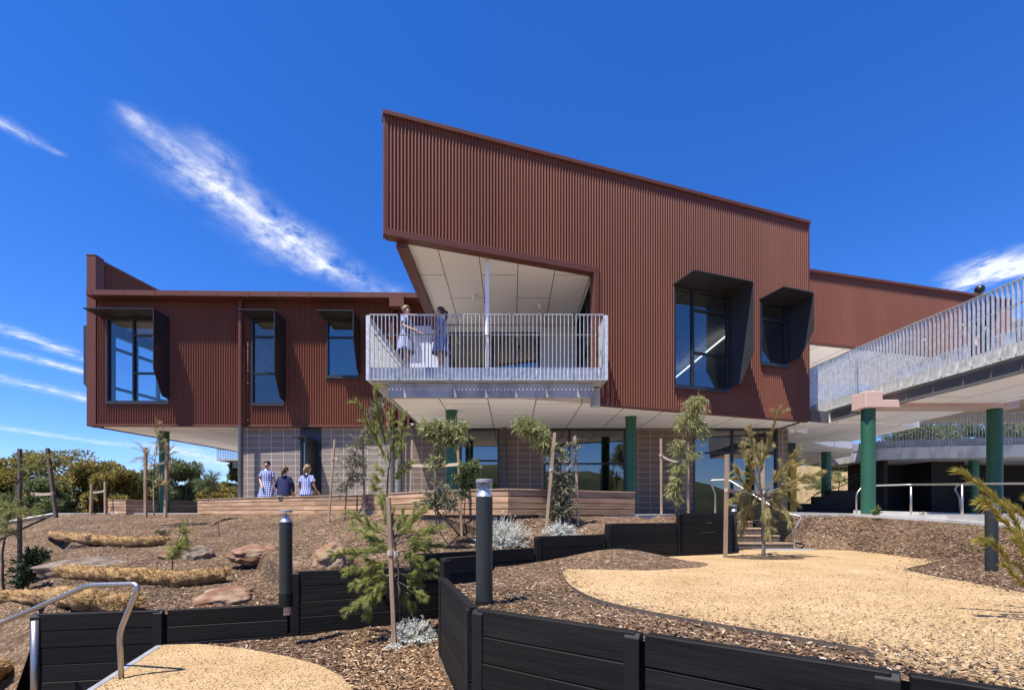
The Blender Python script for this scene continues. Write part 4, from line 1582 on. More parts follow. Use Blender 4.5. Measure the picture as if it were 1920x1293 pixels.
def plant(name, label, cat, Y, trunk, r0, blobs, leafmat, bark='bark', seed=1, kind='gum', L=.12, W=.018, group=None, per=14, droop=.5, depth=1.0, base=None, trunk_r1=.25, extra=None):
    """sapling: a trunk polyline and foliage volumes of twigs carrying leaves.
    trunk: pixel path from the ground up at depth Y; blobs: (px, py, rx, ry, twigs)"""
    r = random.Random(seed)
    b0 = base or drop(*trunk[0])
    if Y is None:
        Y = b0.y
    s = F / Y
    pts = [b0 - V((0, 0, .04))]
    for i, (x, y) in enumerate(trunk[1:]):
        pts.append(at(x, y, Y) + V((0, r.uniform(-.06, .06) * depth, 0)))
    # smooth trunk
    tp = []
    for i in range(len(pts) - 1):
        for k in range(4):
            tp.append(lerp(pts[i], pts[i + 1], k / 4) + V((r.gauss(0, .008), r.gauss(0, .008), 0)))
    tp.append(pts[-1])
    t = thing(name, label, cat, b0, group)
    tk = MB()
    m = len(tp)
    tk.tube(tp, [lerp(r0, r0 * trunk_r1, i / (m - 1)) for i in range(m)], 8)
    lf = MB()
    for (bx, by, rx, ry, n) in blobs:
        n = int(n * 1.55)
        c = at(bx, by, Y)
        RX, RZ = rx / s, ry / s
        limb = None
        if kind in ('needle', 'straw'):
            cand = [q for q in tp[2:] if q.z < c.z + .05] or tp[2:4]
            s0 = min(cand, key=lambda q: (q - c).length + .3 * abs(q.z - c.z + .25))
            limb = curve(s0, c + (c - s0) * .35, (c - s0).length * .10, 8, r)
            tk.tube(limb, [r0 * .34 * (1 - i / 11) for i in range(9)], 6, False)
        for k in range(n):
            u = rvec(r) * (r.random() ** .45)
            e = c + V((u.x * RX, u.y * RX * .85 * depth, u.z * RZ))
            if limb:
                dirl = (limb[-1] - limb[0]).normalized()
                li = r.randrange(2, 9)
                st_ = limb[li]
                e = lerp(e, st_ + dirl * (RX + RZ) * .5 + rvec(r) * .5 * (RX + RZ) * .5, .12)
                e.z += .03
            else:
                cc = min(tp[1:], key=lambda q: (q - c).length)
                st_ = lerp(cc, c, r.random() * .8) if (cc - c).length > .25 else min(tp[1:], key=lambda q: (q - e).length)
            br = curve(st_, e, (e - st_).length * (.08 if kind != 'gum' else .14), 5, r)
            tk.tube(br, [max(.0022, r0 * .28 * (1 - i / 6)) for i in range(6)], 5, False)
            for q in range(per):
                f = .18 + .82 * (q + r.random()) / per
                i = min(4, int(f * 5))
                p = lerp(br[i], br[i + 1], f * 5 - i)
                d = (br[i + 1] - br[i]).normalized()
                if kind == 'gum':
                    leaf(lf, p, d * .4 + rvec(r) * .8 + V((0, 0, -droop)), L * r.uniform(.6, 1.25), W * r.uniform(.7, 1.2), r)
                elif kind == 'up':
                    leaf(lf, p, d * .7 + rvec(r) * .7 + V((0, 0, .25)), L * r.uniform(.6, 1.2), W * r.uniform(.7, 1.2), r)
                elif kind == 'needle':
                    for z in range(3):
                        needle(lf, p, d * 1.0 + rvec(r) * .42 + V((0, 0, .12)), L * r.uniform(.55, 1.2), W, r, droop)
                else:
                    for z in range(3):
                        needle(lf, p, d * 1.2 + rvec(r) * .30, L * r.uniform(.55, 1.1), W, r, droop)
    tk.build('trunk', bark, t, smooth=True)
    lf.build('foliage', leafmat, t)
    return t


def plumes(name, label, cat, Y, trunk, r0, stems, leafmat, bark='bark', seed=1, L=.14, W=.004, group=None, dens=1.0, spread=.24, side=.5, sag=.0, start=.25):
    """sapling of long feathery sprays: each stem is a pixel path at about depth Y"""
    r = random.Random(seed)
    b0 = drop(*trunk[0])
    Y = Y or b0.y
    s = F / Y
    pts = [b0 - V((0, 0, .04))] + [at(x, y, Y) + V((0, r.uniform(-.04, .04), 0)) for x, y in trunk[1:]]
    tp = []
    for i in range(len(pts) - 1):
        for k in range(4):
            tp.append(lerp(pts[i], pts[i + 1], k / 4) + V((r.gauss(0, .006), r.gauss(0, .006), 0)))
    tp.append(pts[-1])
    t = thing(name, label, cat, b0, group)
    tk, lf = MB(), MB()
    m = len(tp)
    tk.tube(tp, [lerp(r0, r0 * .3, i / (m - 1)) for i in range(m)], 8)

    def clothe(path, f0, per_m, ln):
        tot_ = sum((b - a).length for a, b in zip(path, path[1:]))
        n = int(tot_ * per_m)
        k = len(path) - 1
        for q in range(n):
            f = f0 + (1 - f0) * r.random()
            i = min(k - 1, int(f * k))
            d = (path[i + 1] - path[i]).normalized()
            needle(lf, lerp(path[i], path[i + 1], f * k - i), d + rvec(r) * spread + V((0, 0, -sag)), ln * r.uniform(.5, 1.15) * (1.1 - .45 * f), W, r, .12 + sag)
    for st in stems:
        yo = r.uniform(-1, 1)
        e = at(st[-1][0], st[-1][1], Y)
        s0 = min(tp[1:], key=lambda q: abs((q - at(st[0][0], st[0][1], Y)).length))
        reach = (e - s0).length
        e.y += yo * reach * .7
        mid = at(st[len(st) // 2][0], st[len(st) // 2][1], Y) if len(st) > 2 else lerp(s0, e, .5) + V((0, 0, reach * .10))
        mid.y += yo * reach * .35
        limb = [(1 - u) ** 2 * s0 + 2 * u * (1 - u) * mid + u * u * e for u in [i / 12 for i in range(13)]]
        tk.tube(limb, [max(.002, r0 * .32 * (1 - i / 13)) for i in range(13)], 5, False)
        clothe(limb, start, 520 * dens, L)
        for j in range(3, 12):
            for z in range(2):
                if r.random() > side:
                    continue
                d = (limb[j + 1] - limb[j]).normalized()
                dd = (d + rvec(r) * .75).normalized()
                ln = reach * r.uniform(.16, .36) * (1.15 - j / 14)
                q = curve(limb[j], limb[j] + dd * ln, ln * .08, 5, r)
                tk.tube(q, [.0025, .0025, .002, .002, .0015, .001], 4, False)
                clothe(q, .1, 560 * dens, L * .85)
    tk.build('trunk', bark, t, smooth=True)
    lf.build('foliage', leafmat, t)
    return t


SG = 'staked young trees in the mulch beds'
# narrow-leaved sapling left, between two stakes
plant('sapling', 'young narrow-leaved tree between two leaning stakes left of centre', 'tree', None, [(645, 976), (650, 930), (655, 890), (668, 850), (690, 800)], .02,
      [(660, 870, 34, 44, 30), (690, 815, 30, 40, 24), (705, 775, 26, 22, 14), (640, 915, 18, 20, 8), (672, 900, 26, 22, 10), (715, 755, 30, 14, 10), (650, 845, 22, 18, 10)], 'gumd', seed=3, kind='gum', L=.15, W=.022, group=SG, per=11, droop=.25)
# tall feathery one in front of the block wall
plumes('sapling', 'tall feathery pale green sapling in front of the grey downpipes', 'tree', 9.0, [(722, 975), (727, 900), (733, 830), (727, 790), (716, 755)], .022,
       [[(730, 860), (722, 810), (716, 738)], [(730, 870), (708, 820), (692, 768)], [(732, 850), (742, 810), (752, 765)], [(732, 880), (750, 850), (758, 815)], [(732, 885), (715, 850), (703, 822)], [(730, 900), (752, 880), (770, 868)], [(730, 900), (712, 885), (697, 868)],
        [(728, 930), (712, 905), (700, 890)], [(728, 930), (742, 900), (752, 885)], [(732, 850), (728, 800), (735, 760)], [(731, 870), (745, 835), (748, 795)], [(726, 950), (708, 930), (702, 905)]], 'needle', seed=5, L=.21, W=.0050, group=SG, dens=.85, spread=.32, side=.55)
# rounded bushy gum with its stakes, left of the large bollard
plant('sapling', 'bushy round-headed gum sapling left of the large bollard', 'tree', 8.2, [(864, 1002), (818, 955), (818, 880), (824, 840), (830, 815)], .022,
      [(828, 808, 36, 28, 60), (858, 822, 30, 22, 34), (800, 800, 22, 18, 20), (870, 800, 20, 20, 12), (815, 870, 26, 22, 12), (825, 850, 14, 14, 6)], 'gum', seed=7, kind='gum', L=.13, W=.020, group=SG, per=12, droop=.45)
plant('shrub', 'leafy green shrub right behind the large bollard', 'shrub', 8.6, [(868, 1000), (872, 950), (872, 900)], .016,
      [(880, 885, 26, 38, 24), (860, 910, 24, 30, 15), (892, 870, 14, 20, 8)], 'lush', seed=8, kind='gum', L=.11, W=.028, group=None, per=12, droop=.3)
plant('shrub', 'sparse grey-leaved shrub among the stakes left of the large bollard', 'shrub', 8.0, [(818, 985), (816, 940), (822, 900)], .014,
      [(826, 935, 40, 34, 34), (796, 945, 22, 26, 12), (850, 948, 18, 22, 12)], 'gumd', seed=9, kind='up', L=.10, W=.024, per=10)
plant('sapling', 'drooping gum sapling leaning left above two stakes', 'tree', None, [(1057, 985), (1056, 940), (1050, 890), (1040, 855), (1015, 825), (990, 800)], .022,
      [(992, 800, 30, 22, 46), (1015, 822, 26, 22, 30), (975, 790, 16, 16, 12), (1030, 840, 22, 18, 14)], 'gum', seed=11, kind='gum', L=.16, W=.017, group=SG, per=13, droop=.6,
      )
plant('sapling', 'grey-leaved young gum thicket tied between two pale stakes', 'tree', None, [(1052, 988), (1054, 930), (1052, 880), (1050, 840)], .018,
      [(1046, 855, 34, 26, 24), (1052, 905, 26, 32, 34), (1050, 950, 30, 28, 34), (1066, 930, 18, 40, 18), (1030, 965, 24, 14, 8), (1085, 830, 14, 10, 4)], 'gumd', seed=12, kind='gum', L=.11, W=.026, group=SG, per=11, droop=.45)
plant('sapling', 'tall weeping gum sapling beside the brown block wall', 'tree', None, [(1268, 962), (1272, 910), (1276, 860), (1282, 815), (1294, 775), (1305, 745)], .022,
      [(1306, 765, 26, 26, 42), (1290, 790, 36, 24, 36), (1318, 800, 18, 22, 18), (1275, 838, 28, 16, 16), (1272, 880, 20, 26, 20), (1265, 920, 22, 30, 30), (1305, 850, 16, 26, 12), (1322, 815, 10, 14, 8)], 'gum', seed=13, kind='gum', L=.20, W=.015, group=SG, per=12, droop=.8)
# she-oak by the steps
plumes('sapling', 'tawny she-oak sapling standing in a round mulch bed on the granite path', 'tree', None, [(1430, 1046), (1432, 990), (1430, 940), (1424, 900), (1418, 860)], .036,
       [[(1425, 900), (1412, 850), (1418, 783)], [(1425, 900), (1420, 850), (1410, 800)], [(1428, 930), (1398, 890), (1382, 858)], [(1428, 930), (1385, 915), (1366, 880)], [(1428, 930), (1450, 890), (1465, 846)], [(1428, 925), (1462, 890), (1490, 868)], [(1428, 930), (1475, 900), (1512, 888)],
        [(1429, 935), (1480, 915), (1516, 915)], [(1429, 935), (1470, 925), (1500, 945)], [(1429, 935), (1460, 935), (1485, 968)], [(1429, 935), (1440, 940), (1448, 1000)], [(1429, 935), (1415, 930), (1408, 1005)], [(1429, 935), (1400, 930), (1388, 975)], [(1429, 935), (1390, 925), (1362, 942)],
        [(1429, 940), (1425, 950), (1425, 1008)], [(1429, 940), (1455, 930), (1462, 985)], [(1429, 940), (1405, 945), (1398, 990)], [(1425, 900), (1440, 870), (1440, 828)], [(1425, 900), (1402, 870), (1400, 835)]], 'needlet', seed=15, L=.22, W=.0045, group=SG, dens=1.05, spread=.30, side=.55, sag=.05)
# big foreground she-oak
plumes('sapling', 'bright green feathery she-oak sapling in the foreground behind a single stake', 'tree', 6.0, [(752, 1170), (750, 1120), (745, 1060), (738, 1010), (724, 955)], .022,
       [[(738, 1010), (720, 970), (700, 930)], [(738, 1010), (735, 970), (722, 925)], [(738, 1010), (690, 990), (652, 958)], [(740, 1020), (690, 1015), (632, 985)], [(742, 1040), (690, 1030), (640, 1035)], [(744, 1060), (690, 1060), (650, 1075)], [(745, 1070), (690, 1085), (645, 1112)], [(746, 1080), (705, 1105), (668, 1140)],
        [(746, 1080), (715, 1110), (694, 1150)], [(738, 1010), (775, 985), (806, 950)], [(740, 1020), (785, 1005), (826, 985)], [(742, 1040), (785, 1030), (826, 1022)], [(744, 1060), (790, 1060), (822, 1060)], [(746, 1080), (785, 1085), (812, 1082)], [(747, 1090), (780, 1105), (800, 1120)], [(748, 1100), (755, 1120), (770, 1150)],
        [(740, 1020), (760, 985), (770, 945)], [(742, 1040), (715, 1030), (680, 1005)], [(742, 1040), (770, 1050), (795, 1040)], [(746, 1080), (725, 1085), (700, 1100)], [(746, 1080), (765, 1085), (785, 1100)], [(738, 1010), (745, 985), (748, 955)], [(744, 1060), (720, 1060), (690, 1045)], [(744, 1060), (765, 1040), (800, 1010)]],
       'needle', bark='barkd', seed=17, L=.12, W=.0030, group=SG, dens=1.7, spread=.50, side=.8)
plant('sapling', 'small green she-oak seedling on the left bank beside the grey rock', 'tree', None, [(320, 1076), (322, 1050), (328, 1020), (342, 990)], .012,
      [(334, 1028, 26, 24, 34), (346, 1000, 18, 26, 18), (324, 1044, 20, 10, 12)], 'needle', bark='barkd', seed=19, kind='needle', L=.11, W=.003, per=12, droop=.1)
plant('sapling', 'she-oak with thin dark trunk at the left edge', 'tree', None, [(6, 1104), (8, 1040), (10, 985), (18, 940), (30, 905)], .026,
      [(18, 955, 30, 34, 26), (0, 985, 40, 26, 22), (52, 965, 34, 16, 10), (60, 880, 34, 18, 12), (20, 1000, 26, 14, 8), (75, 860, 22, 12, 8)], 'needle', bark='barkd', seed=21, kind='needle', L=.14, W=.0035, group=SG, per=14, droop=.15)
plant('shrub', 'dark glossy-leaved shrub at the left edge below the dark stakes', 'shrub', None, [(52, 1108), (52, 1080), (54, 1055)], .014,
      [(58, 1060, 40, 30, 60), (40, 1085, 30, 18, 30), (84, 1040, 14, 12, 10), (60, 1035, 20, 14, 14)], 'dkleaf', bark='barkd', seed=23, kind='up', L=.09, W=.034, per=12)
plant('sapling', 'wispy nearly bare sapling between two stakes at the left green column', 'tree', 13.5, [(288, 962), (288, 900), (290, 850), (293, 790)], .016,
      [(278, 860, 34, 40, 12), (296, 830, 16, 50, 12), (310, 855, 16, 36, 8), (300, 905, 26, 26, 14), (292, 800, 5, 20, 4)], 'needlet', bark='barkd', seed=25, kind='straw', L=.22, W=.007, group=SG, per=6, droop=.05)
plant('sapling', 'pale feathery seedling in front of the end of the long planter', 'tree', 13.8, [(390, 962), (390, 940), (389, 915)], .012,
      [(388, 912, 26, 18, 34), (396, 900, 14, 18, 16)], 'needlep', seed=27, kind='needle', L=.2, W=.006, per=10, droop=.05)
plant('seedling', 'tiny green seedling at the top of the right mulch slope', 'plant', None, [(1643, 975), (1643, 960)], .008, [(1643, 957, 10, 10, 16)], 'lush', seed=29, kind='up', L=.07, W=.026, per=8)
plant('seedling', 'sparse green seedling near the right handrail post', 'plant', None, [(1731, 972), (1731, 966)], .006, [(1731, 965, 7, 5, 8)], 'lush', seed=30, kind='up', L=.06, W=.014, per=6)
plant('seedling', 'low dark seedling on the left bank above the small she-oak', 'plant', None, [(302, 1002), (302, 998)], .006, [(302, 997, 12, 4, 14)], 'gumd', seed=31, kind='up', L=.08, W=.022, per=8)
# right edge branches
r = random.Random(33)
b0 = V((4.4, 3.5, gz(4.4, 3.5)))
t = thing('shrub', 'yellow-tipped feathery shrub reaching in from the right edge', 'shrub', b0)
tk, lf = MB(), MB()
for stem, wd in (([(1990, 1120), (1930, 1020), (1890, 960), (1850, 915), (1808, 880)], 1.0), ([(1990, 1130), (1935, 1040), (1905, 990), (1870, 950), (1852, 938)], .9), ([(1990, 1090), (1940, 1000), (1915, 960), (1893, 940)], .8),
                 ([(2000, 1160), (1940, 1090), (1905, 1050), (1868, 1022), (1846, 1012)], .6), ([(2000, 1190), (1950, 1120), (1915, 1090), (1872, 1055)], .6), ([(1995, 1080), (1950, 985), (1925, 935)], .8), ([(2000, 1210), (1960, 1130), (1925, 1060), (1905, 1010)], .9)):
    Yd = 3.5 + r.uniform(-.25, .25)
    P = [b0] + [at(x, y, Yd) + V((0, r.uniform(-.05, .05), 0)) for x, y in stem]
    fine_ = []
    for i in range(1, len(P) - 1):
        for k in range(12):
            fine_.append(lerp(P[i], P[i + 1], k / 12) + V((0, 0, .006 * math.sin(k))))
    tk.tube([P[0]] + fine_, [.010] + [.006 * (1 - .75 * i / len(fine_)) for i in range(len(fine_))], 6)
    m = len(fine_)
    for i in range(4, m):
        d = (fine_[i] - fine_[i - 1]).normalized()
        for q in range(int(34 * wd)):
            needle(lf, fine_[i] + rvec(r) * .004, d * 1.0 + rvec(r) * .42, r.uniform(.05, .10) * (.6 + .4 * wd), .0036, r, .05)
tk.build('trunk', 'bark', t, smooth=True)
lf.build('foliage', 'needley', t)


def bush(label, px, py, rx, rz, n, mat='silver', seed=1, name='silver_bush', cat='bush', group='silver cushion bushes'):
    r = random.Random(seed)
    p = drop(px, py)
    t = thing(name, label, cat, p, group)
    st_, lf = MB(), MB()
    for k in range(n):
        u = rvec(r)
        u.z = abs(u.z)
        e = p + V((u.x * rx, u.y * rx * .8, u.z * rz * r.uniform(.75, 1.15))) * r.uniform(.8, 1.05)
        b = curve(p + V((r.gauss(0, rx * .2), r.gauss(0, rx * .2), 0)), e, .02, 4, r)
        st_.tube(b, .003, 4, False)
        for q in range(26):
            f = .3 + .7 * (q + r.random()) / 16
            i = min(3, int(f * 4))
            s = lerp(b[i], b[i + 1], f * 4 - i)
            leaf(lf, s, (b[i + 1] - b[i]).normalized() * .8 + rvec(r) * .8, r.uniform(.025, .05), .010, r)
    st_.build('stems', mat, t)
    lf.build('foliage', mat, t)


bush('largest silver-grey cushion bush behind the large bollard', 945, 1024, .40, .40, 330, seed=1)
bush('small silver-grey cushion bush at the foot of the pale leaning stake', 1050, 1003, .26, .20, 130, seed=2)
bush('silver-grey bush half hidden behind the foreground she-oak', 697, 1136, .32, .36, 190, seed=3)
bush('silver-grey bush on the mulch right of the foreground stake', 776, 1203, .22, .24, 170, seed=4)
bush('tiny silver-grey tuft at the foot of the front wall corner', 872, 1292, .05, .12, 30, seed=5)
bush('tiny silver-grey tuft at the foot of the foreground stake', 738, 1216, .08, .05, 30, seed=6)

# ------------------------------------------------------------------ stakes and ties
def stake(label, b, tpx, mat='stake', w=.045, group='tree stakes', Y=None):
    p = drop(*b) if Y is None else at(b[0], b[1], Y)
    q = at(tpx[0], tpx[1], p.y + RND.uniform(-.05, .05))
    mb = MB()
    mb.beam(p - (q - p).normalized() * .12, q, w, w, V((0, 1, 0)))
    o = mb.build('tree_stake', mat, None, bevel=.004, loc=p)
    tag(o, label, 'stake', group)
    return p, q


def tie(label, a, b, w=.05, sag=-.02, wrap=None):
    a, b = V(a), V(b)
    mb = MB()
    pts = curve(a, b, sag, 10)
    for x, y in zip(pts, pts[1:]):
        mb.beam(x, y, .012, w)
    for e in (a, b):
        for ang in range(8):
            c0_, c1_ = 2 * math.pi * ang / 8, 2 * math.pi * (ang + 1) / 8
            mb.beam(e + V((.036 * math.cos(c0_), .036 * math.sin(c0_), 0)), e + V((.036 * math.cos(c1_), .036 * math.sin(c1_), 0)), .010, w)
    tag(mb.build('tree_tie', 'tie', None, loc=a), label, 'tree tie', 'hessian tree ties')


s1 = stake('brown stake leaning right, left of the narrow-leaved sapling', (616, 979), (627.5, 824))
s2 = stake('straight brown stake, right of the narrow-leaved sapling', (684, 968), (680, 811))
s3 = stake('tall foreground stake in front of the bright green she-oak', (740, 1214), (728, 932), w=.05)
s3b = stake('partly hidden stake just behind the foreground stake', (748, 1150), (736, 940), w=.035)
s4 = stake('brown stake left of the bushy round-headed sapling', (768, 967), (773, 825))
s5 = stake('pale crooked stake right of the bushy round-headed sapling', (866, 1004), (858, 832))
s6 = stake('pale stake leaning right under the drooping gum', (1024, 993), (1040, 811), w=.055)
s7 = stake('pale stake with a loose twig top, right of the drooping gum', (1084, 985), (1078, 817), w=.05)
s8 = stake('left stake of the pair at the tall weeping gum', (1240, 963), (1239, 822))
s9 = stake('right stake of the pair at the tall weeping gum', (1290.5, 963), (1290, 830))
s10 = stake('blotchy weathered stake at the left of the round mulch bed', (1360, 1047), (1363, 852), w=.062)
s11 = stake('stake half hidden behind the trunk of the tawny she-oak', (1432, 1041), (1430, 849), w=.055)
s12 = stake('dark square stake at the left edge', (37, 1098), (37, 841), 'staked', w=.06)
s13 = stake('dark stake leaning left behind the left edge stakes', (104, 961), (89, 840), 'staked', w=.07, Y=12.0)
s14 = stake('left stake of the pair by the left green column', (273, 961), (273, 838), w=.07, Y=13.6)
s15 = stake('right stake of the pair by the left green column', (310, 962), (314, 830), w=.07, Y=13.6)
s16 = stake('short far stake left of the small dark planter', (170, 962), (172, 907), w=.07, Y=16.3)
s17 = stake('short far stake touching the small dark planter', (197.5, 962), (197, 903), w=.06, Y=16.3)


def onst(s, f):
    return lerp(s[0], s[1], f)


tie('hessian tie on the stakes of the narrow-leaved sapling', onst(s1, .77), onst(s2, .73))
tie('hessian tie on the stakes of the bushy round-headed sapling', onst(s4, .67), onst(s5, .78), .06)
tie('hessian tie sagging between the two pale stakes of the drooping gum', onst(s6, .62), onst(s7, .76), .045, -.16)
tie('hessian tie sagging between the stakes of the tall weeping gum', onst(s8, .78), onst(s9, .77), .05, -.10)
tie('pale hessian tie from the blotchy stake to the tawny she-oak', onst(s10, .66), onst(s11, .62), .075)
tie('hessian tie from the leaning dark stake towards the left edge', onst(s13, .30), at(62, 925, s13[0].y), .07)
tie('hessian tie from the dark square stake to the thin tree at the left edge', onst(s12, .56), at(6, 953, s12[0].y + .05), .04)
tie('hessian tie on the stakes by the left green column', onst(s14, .70), onst(s15, .74), .06)
tie('hessian tie on the short far stakes', onst(s16, .72), onst(s17, .72), .06)
tie('hessian knot on the foreground stake', onst(s3, .63), onst(s3, .63) + V((.06, .02, -.01)), .06, 0)

# ------------------------------------------------------------------ background trees
def bigtree(label, x, y, z0, h, w, mat, seed, dens=1.0, name='tree', leafs=(.16, .07), trunkz=.45, bark='barkd', group='trees beyond the terrace', lean=0):
    r = random.Random(seed)
    t = thing(name, label, 'tree', (x, y, z0), group)
    tk, lf = MB(), MB()
    base = V((x, y, z0 - .1))
    top = V((x + lean, y, z0 + h * .8))
    ends = []
    nb = 9
    for i in range(nb):
        a = 2 * math.pi * (i + r.random() * .6) / nb
        f = r.uniform(.3, 1)
        e = V((x + math.cos(a) * w * .42 * f + lean, y + math.sin(a) * w * .42 * f, z0 + h * r.uniform(.55, .9)))
        s = lerp(base, top, r.uniform(.12, .4))
        tk.tube(curve(s, e, .15, 6, r), [.085 * h / 6 * (1 - k / 7.5) for k in range(7)], 7, False)
        ends.append(e)
    tk.tube(curve(base, lerp(base, top, .6), 0, 5, r), [.15 * h / 6 * (1 - k / 8) for k in range(6)], 9)
    clumps = []
    for i in range(int(34 * dens)):
        a = r.random() * 2 * math.pi
        f = r.random() ** .5
        zz = r.random()
        prof = math.sin(math.pi * (.18 + .72 * zz)) ** .7
        clumps.append((V((x + lean * zz + math.cos(a) * w * .5 * f * prof, y + math.sin(a) * w * .5 * f * prof, z0 + h * (trunkz + (1 - trunkz) * zz * .93))), w * r.uniform(.12, .21)))
    for c, cr in clumps:
        for k in range(int(420 * dens)):
            u = rvec(r)
            rad = r.random() ** .33
            p = c + V((u.x, u.y, u.z * .65)) * cr * rad
            leaf(lf, p, u * .6 + rvec(r) + V((0, 0, .1)), leafs[0] * r.uniform(.6, 1.2), leafs[1], r)
    tk.build('trunk', bark, t, smooth=True)
    lf.build('crown', mat, t)


BG = [('rusty golden broad-crowned tree at the far left edge', 15, 860, 24, 130, 'wattle'), ('tall rusty golden tree behind the leaning dark stake', 112, 848, 25, 150, 'wattle'),
      ('golden tree right of the leaning dark stake', 185, 872, 26, 100, 'wattle'), ('green-gold tree behind the short far stakes', 222, 885, 23.5, 90, 'wattle'),
      ('grey-green tree behind the left green column', 335, 865, 27, 90, 'bgreen'), ('olive tree behind the wispy sapling', 272, 884, 25, 74, 'bgreen'),
      ('slim green tree right of the left green column', 368, 874, 29, 44, 'bgreen'), ('low golden-green tree under the soffit', 408, 908, 26, 70, 'wattle'),
      ('airy tall gum under the soffit by the dark downpipe', 437, 868, 30, 44, 'bgreen'), ('low dark tree behind the left terrace edge', 60, 905, 22, 110, 'bgreen')]
for i, (lab, px, py, Y, wpx, mt) in enumerate(BG):
    top = at(px, py, Y)
    h = (top.z + 2.6) * 1.03
    bigtree(lab, top.x, Y, -2.6, h, wpx * Y / F, mt, 40 + i, 1.0, leafs=(.2, .08) if mt == 'wattle' else (.2, .06), trunkz=.30)
for i, (lab, px, Y, zt, wm) in enumerate([('leafy tree seen through the dark balustrade, left', 1715, 44, 8.2, 6), ('leafy tree seen through the dark balustrade, centre', 1785, 46, 8.6, 6.5), ('leafy tree seen through the dark balustrade, right', 1850, 45, 8.4, 6),
                                          ('leafy tree seen past the right dark column', 1915, 47, 8.6, 6.5), ('bushy tree on top of the dry hillside', 1585, 40, 5.6, 5)]):
    x = (px - CX) * Y / F
    bigtree(lab, x, Y, 3.0, zt - 3.0, wm, 'bgreen', 60 + i, .9, leafs=(.3, .12), trunkz=.2, group='trees on the hillside')
r = random.Random(77)
for i in range(18):
    px = r.uniform(1490, 1625)
    Y = r.uniform(31.5, 37.5)
    c = V(((px - CX) * Y / F, Y, 0))
    lf = MB()
    zz = hillf((c.x - 9) / 51, (Y - 24) / 36).z
    for k in range(300):
        u = rvec(r)
        p = V((c.x + u.x * .6, Y + u.y * .5, zz + abs(u.z) * .25 * r.random()))
        needle(lf, p, V((u.x * .5, u.y * .5, 1)), r.uniform(.15, .4), .02, r, .2)
    o = lf.build('grass_tuft', ('needlet', 'bgreen')[i % 2], None, loc=(c.x, Y, zz))
    tag(o, ('dry straw tuft', 'green tuft')[i % 2] + ' of grass on the dry hillside under the walkway', 'grass tuft', ('dry grass tufts on the hillside', 'green grass tufts on the hillside')[i % 2])

# ------------------------------------------------------------------ loose chips and litter on the beds
def scatter(name, mat, n, pick, size, seed, lift=.006):
    r = random.Random(seed)
    mb = MB()
    for k in range(n):
        q = pick(r)
        if q is None:
            continue
        L = r.uniform(*size)
        w = L * r.uniform(.22, .45)
        a = r.random() * 6.283
        d = V((math.cos(a), math.sin(a), r.gauss(0, .25)))
        s = V((-d.y, d.x, r.gauss(0, .35))).normalized() * w / 2
        p = q + V((0, 0, lift + r.random() * .012))
        d = d * L / 2
        mb.add([p - d - s * .6, p - s + V((0, 0, .003)), p + d - s * .5, p + d + s * .4, p + s + V((0, 0, .003)), p - d + s * .7], [(0, 1, 4, 5), (1, 2, 3, 4)])
    tag(mb.build(name, mat), kind='stuff')


def inloop(x, y, lp):
    c = False
    j = len(lp) - 1
    for i in range(len(lp)):
        if (lp[i].y > y) != (lp[j].y > y) and x < (lp[j].x - lp[i].x) * (y - lp[i].y) / (lp[j].y - lp[i].y) + lp[i].x:
            c = not c
        j = i
    return c


def pick_screen(box, lp_excl=(), fade=1.0):
    """points of the ground within the view cone of a part of the bed, thinned with distance"""
    x0, x1, y0, y1 = box

    def f(r):
        px, py = r.uniform(x0, x1), r.uniform(y0, y1)
        d = at(px, py, 1).normalized()
        h = GT.ray_cast(V((0, 0, 0)), d, 40)
        if h[0] is None:
            return None
        p = h[0]
        p = V((p.x + r.gauss(0, .05), p.y + r.gauss(0, .1), p.z))
        zz = gz(p.x, p.y, None)
        if zz is None or abs(zz - p.z) > .12:
            return None
        p.z = zz
        for wa, wb in WALLS:
            ab = wb - wa
            t = max(0, min(1, (p - wa).xy.dot(ab.xy) / ab.xy.length_squared))
            if ((p - wa).xy - ab.xy * t).length < .11:
                return None
        for lp in lp_excl:
            if inloop(p.x, p.y, lp):
                return None
        return p
    return f


EXC = [loop, pl2]
scatter('bark_chips', 'chip', 26000, pick_screen((850, 1930, 1030, 1300), EXC), (.018, .05), 1)
scatter('bark_chips', 'chip', 14000, pick_screen((300, 900, 1150, 1300), EXC), (.02, .06), 2)
scatter('bark_chips', 'chip', 20000, pick_screen((-20, 1000, 962, 1150), EXC), (.022, .055), 3)
scatter('bark_chips', 'chip', 14000, pick_screen((1480, 1930, 965, 1120), EXC), (.022, .06), 4)
scatter('leaf_litter', 'litter', 3200, pick_screen((640, 900, 1190, 1300), EXC), (.025, .065), 5, .01)
scatter('leaf_litter', 'litter', 700, pick_screen((0, 900, 980, 1200), EXC), (.03, .06), 6, .01)


def pick_path(r):
    for _ in range(40):
        px, py = r.uniform(1050, 1925), r.uniform(1026, 1296)
        k = (py - HY) / F
        Y = -PA / (k + PB)
        x = (px - CX) / F * Y
        if inloop(x, Y, loop):
            return V((x, Y, PA + PB * Y + .012))
    return None


def pick_edge(r):
    for _ in range(30):
        q = r.choice(loop)
        x, y = q.x + r.gauss(0, .16), q.y + r.gauss(0, .16)
        if inloop(x, y, loop) and y > 1.8:
            return V((x, y, PA + PB * y + .012))
    return None


scatter('bark_chips', 'chip', 1500, pick_edge, (.018, .045), 11, .002)
scatter('path_grit', 'grit', 9000, pick_path, (.008, .026), 8, .001)


def pick_path2(r):
    for _ in range(40):
        px, py = r.uniform(170, 665), r.uniform(1205, 1296)
        Y = 1.585 / ((py - HY) / F)
        x = (px - CX) / F * Y
        if inloop(x, Y, pl2):
            return V((x, Y, -1.585))
    return None


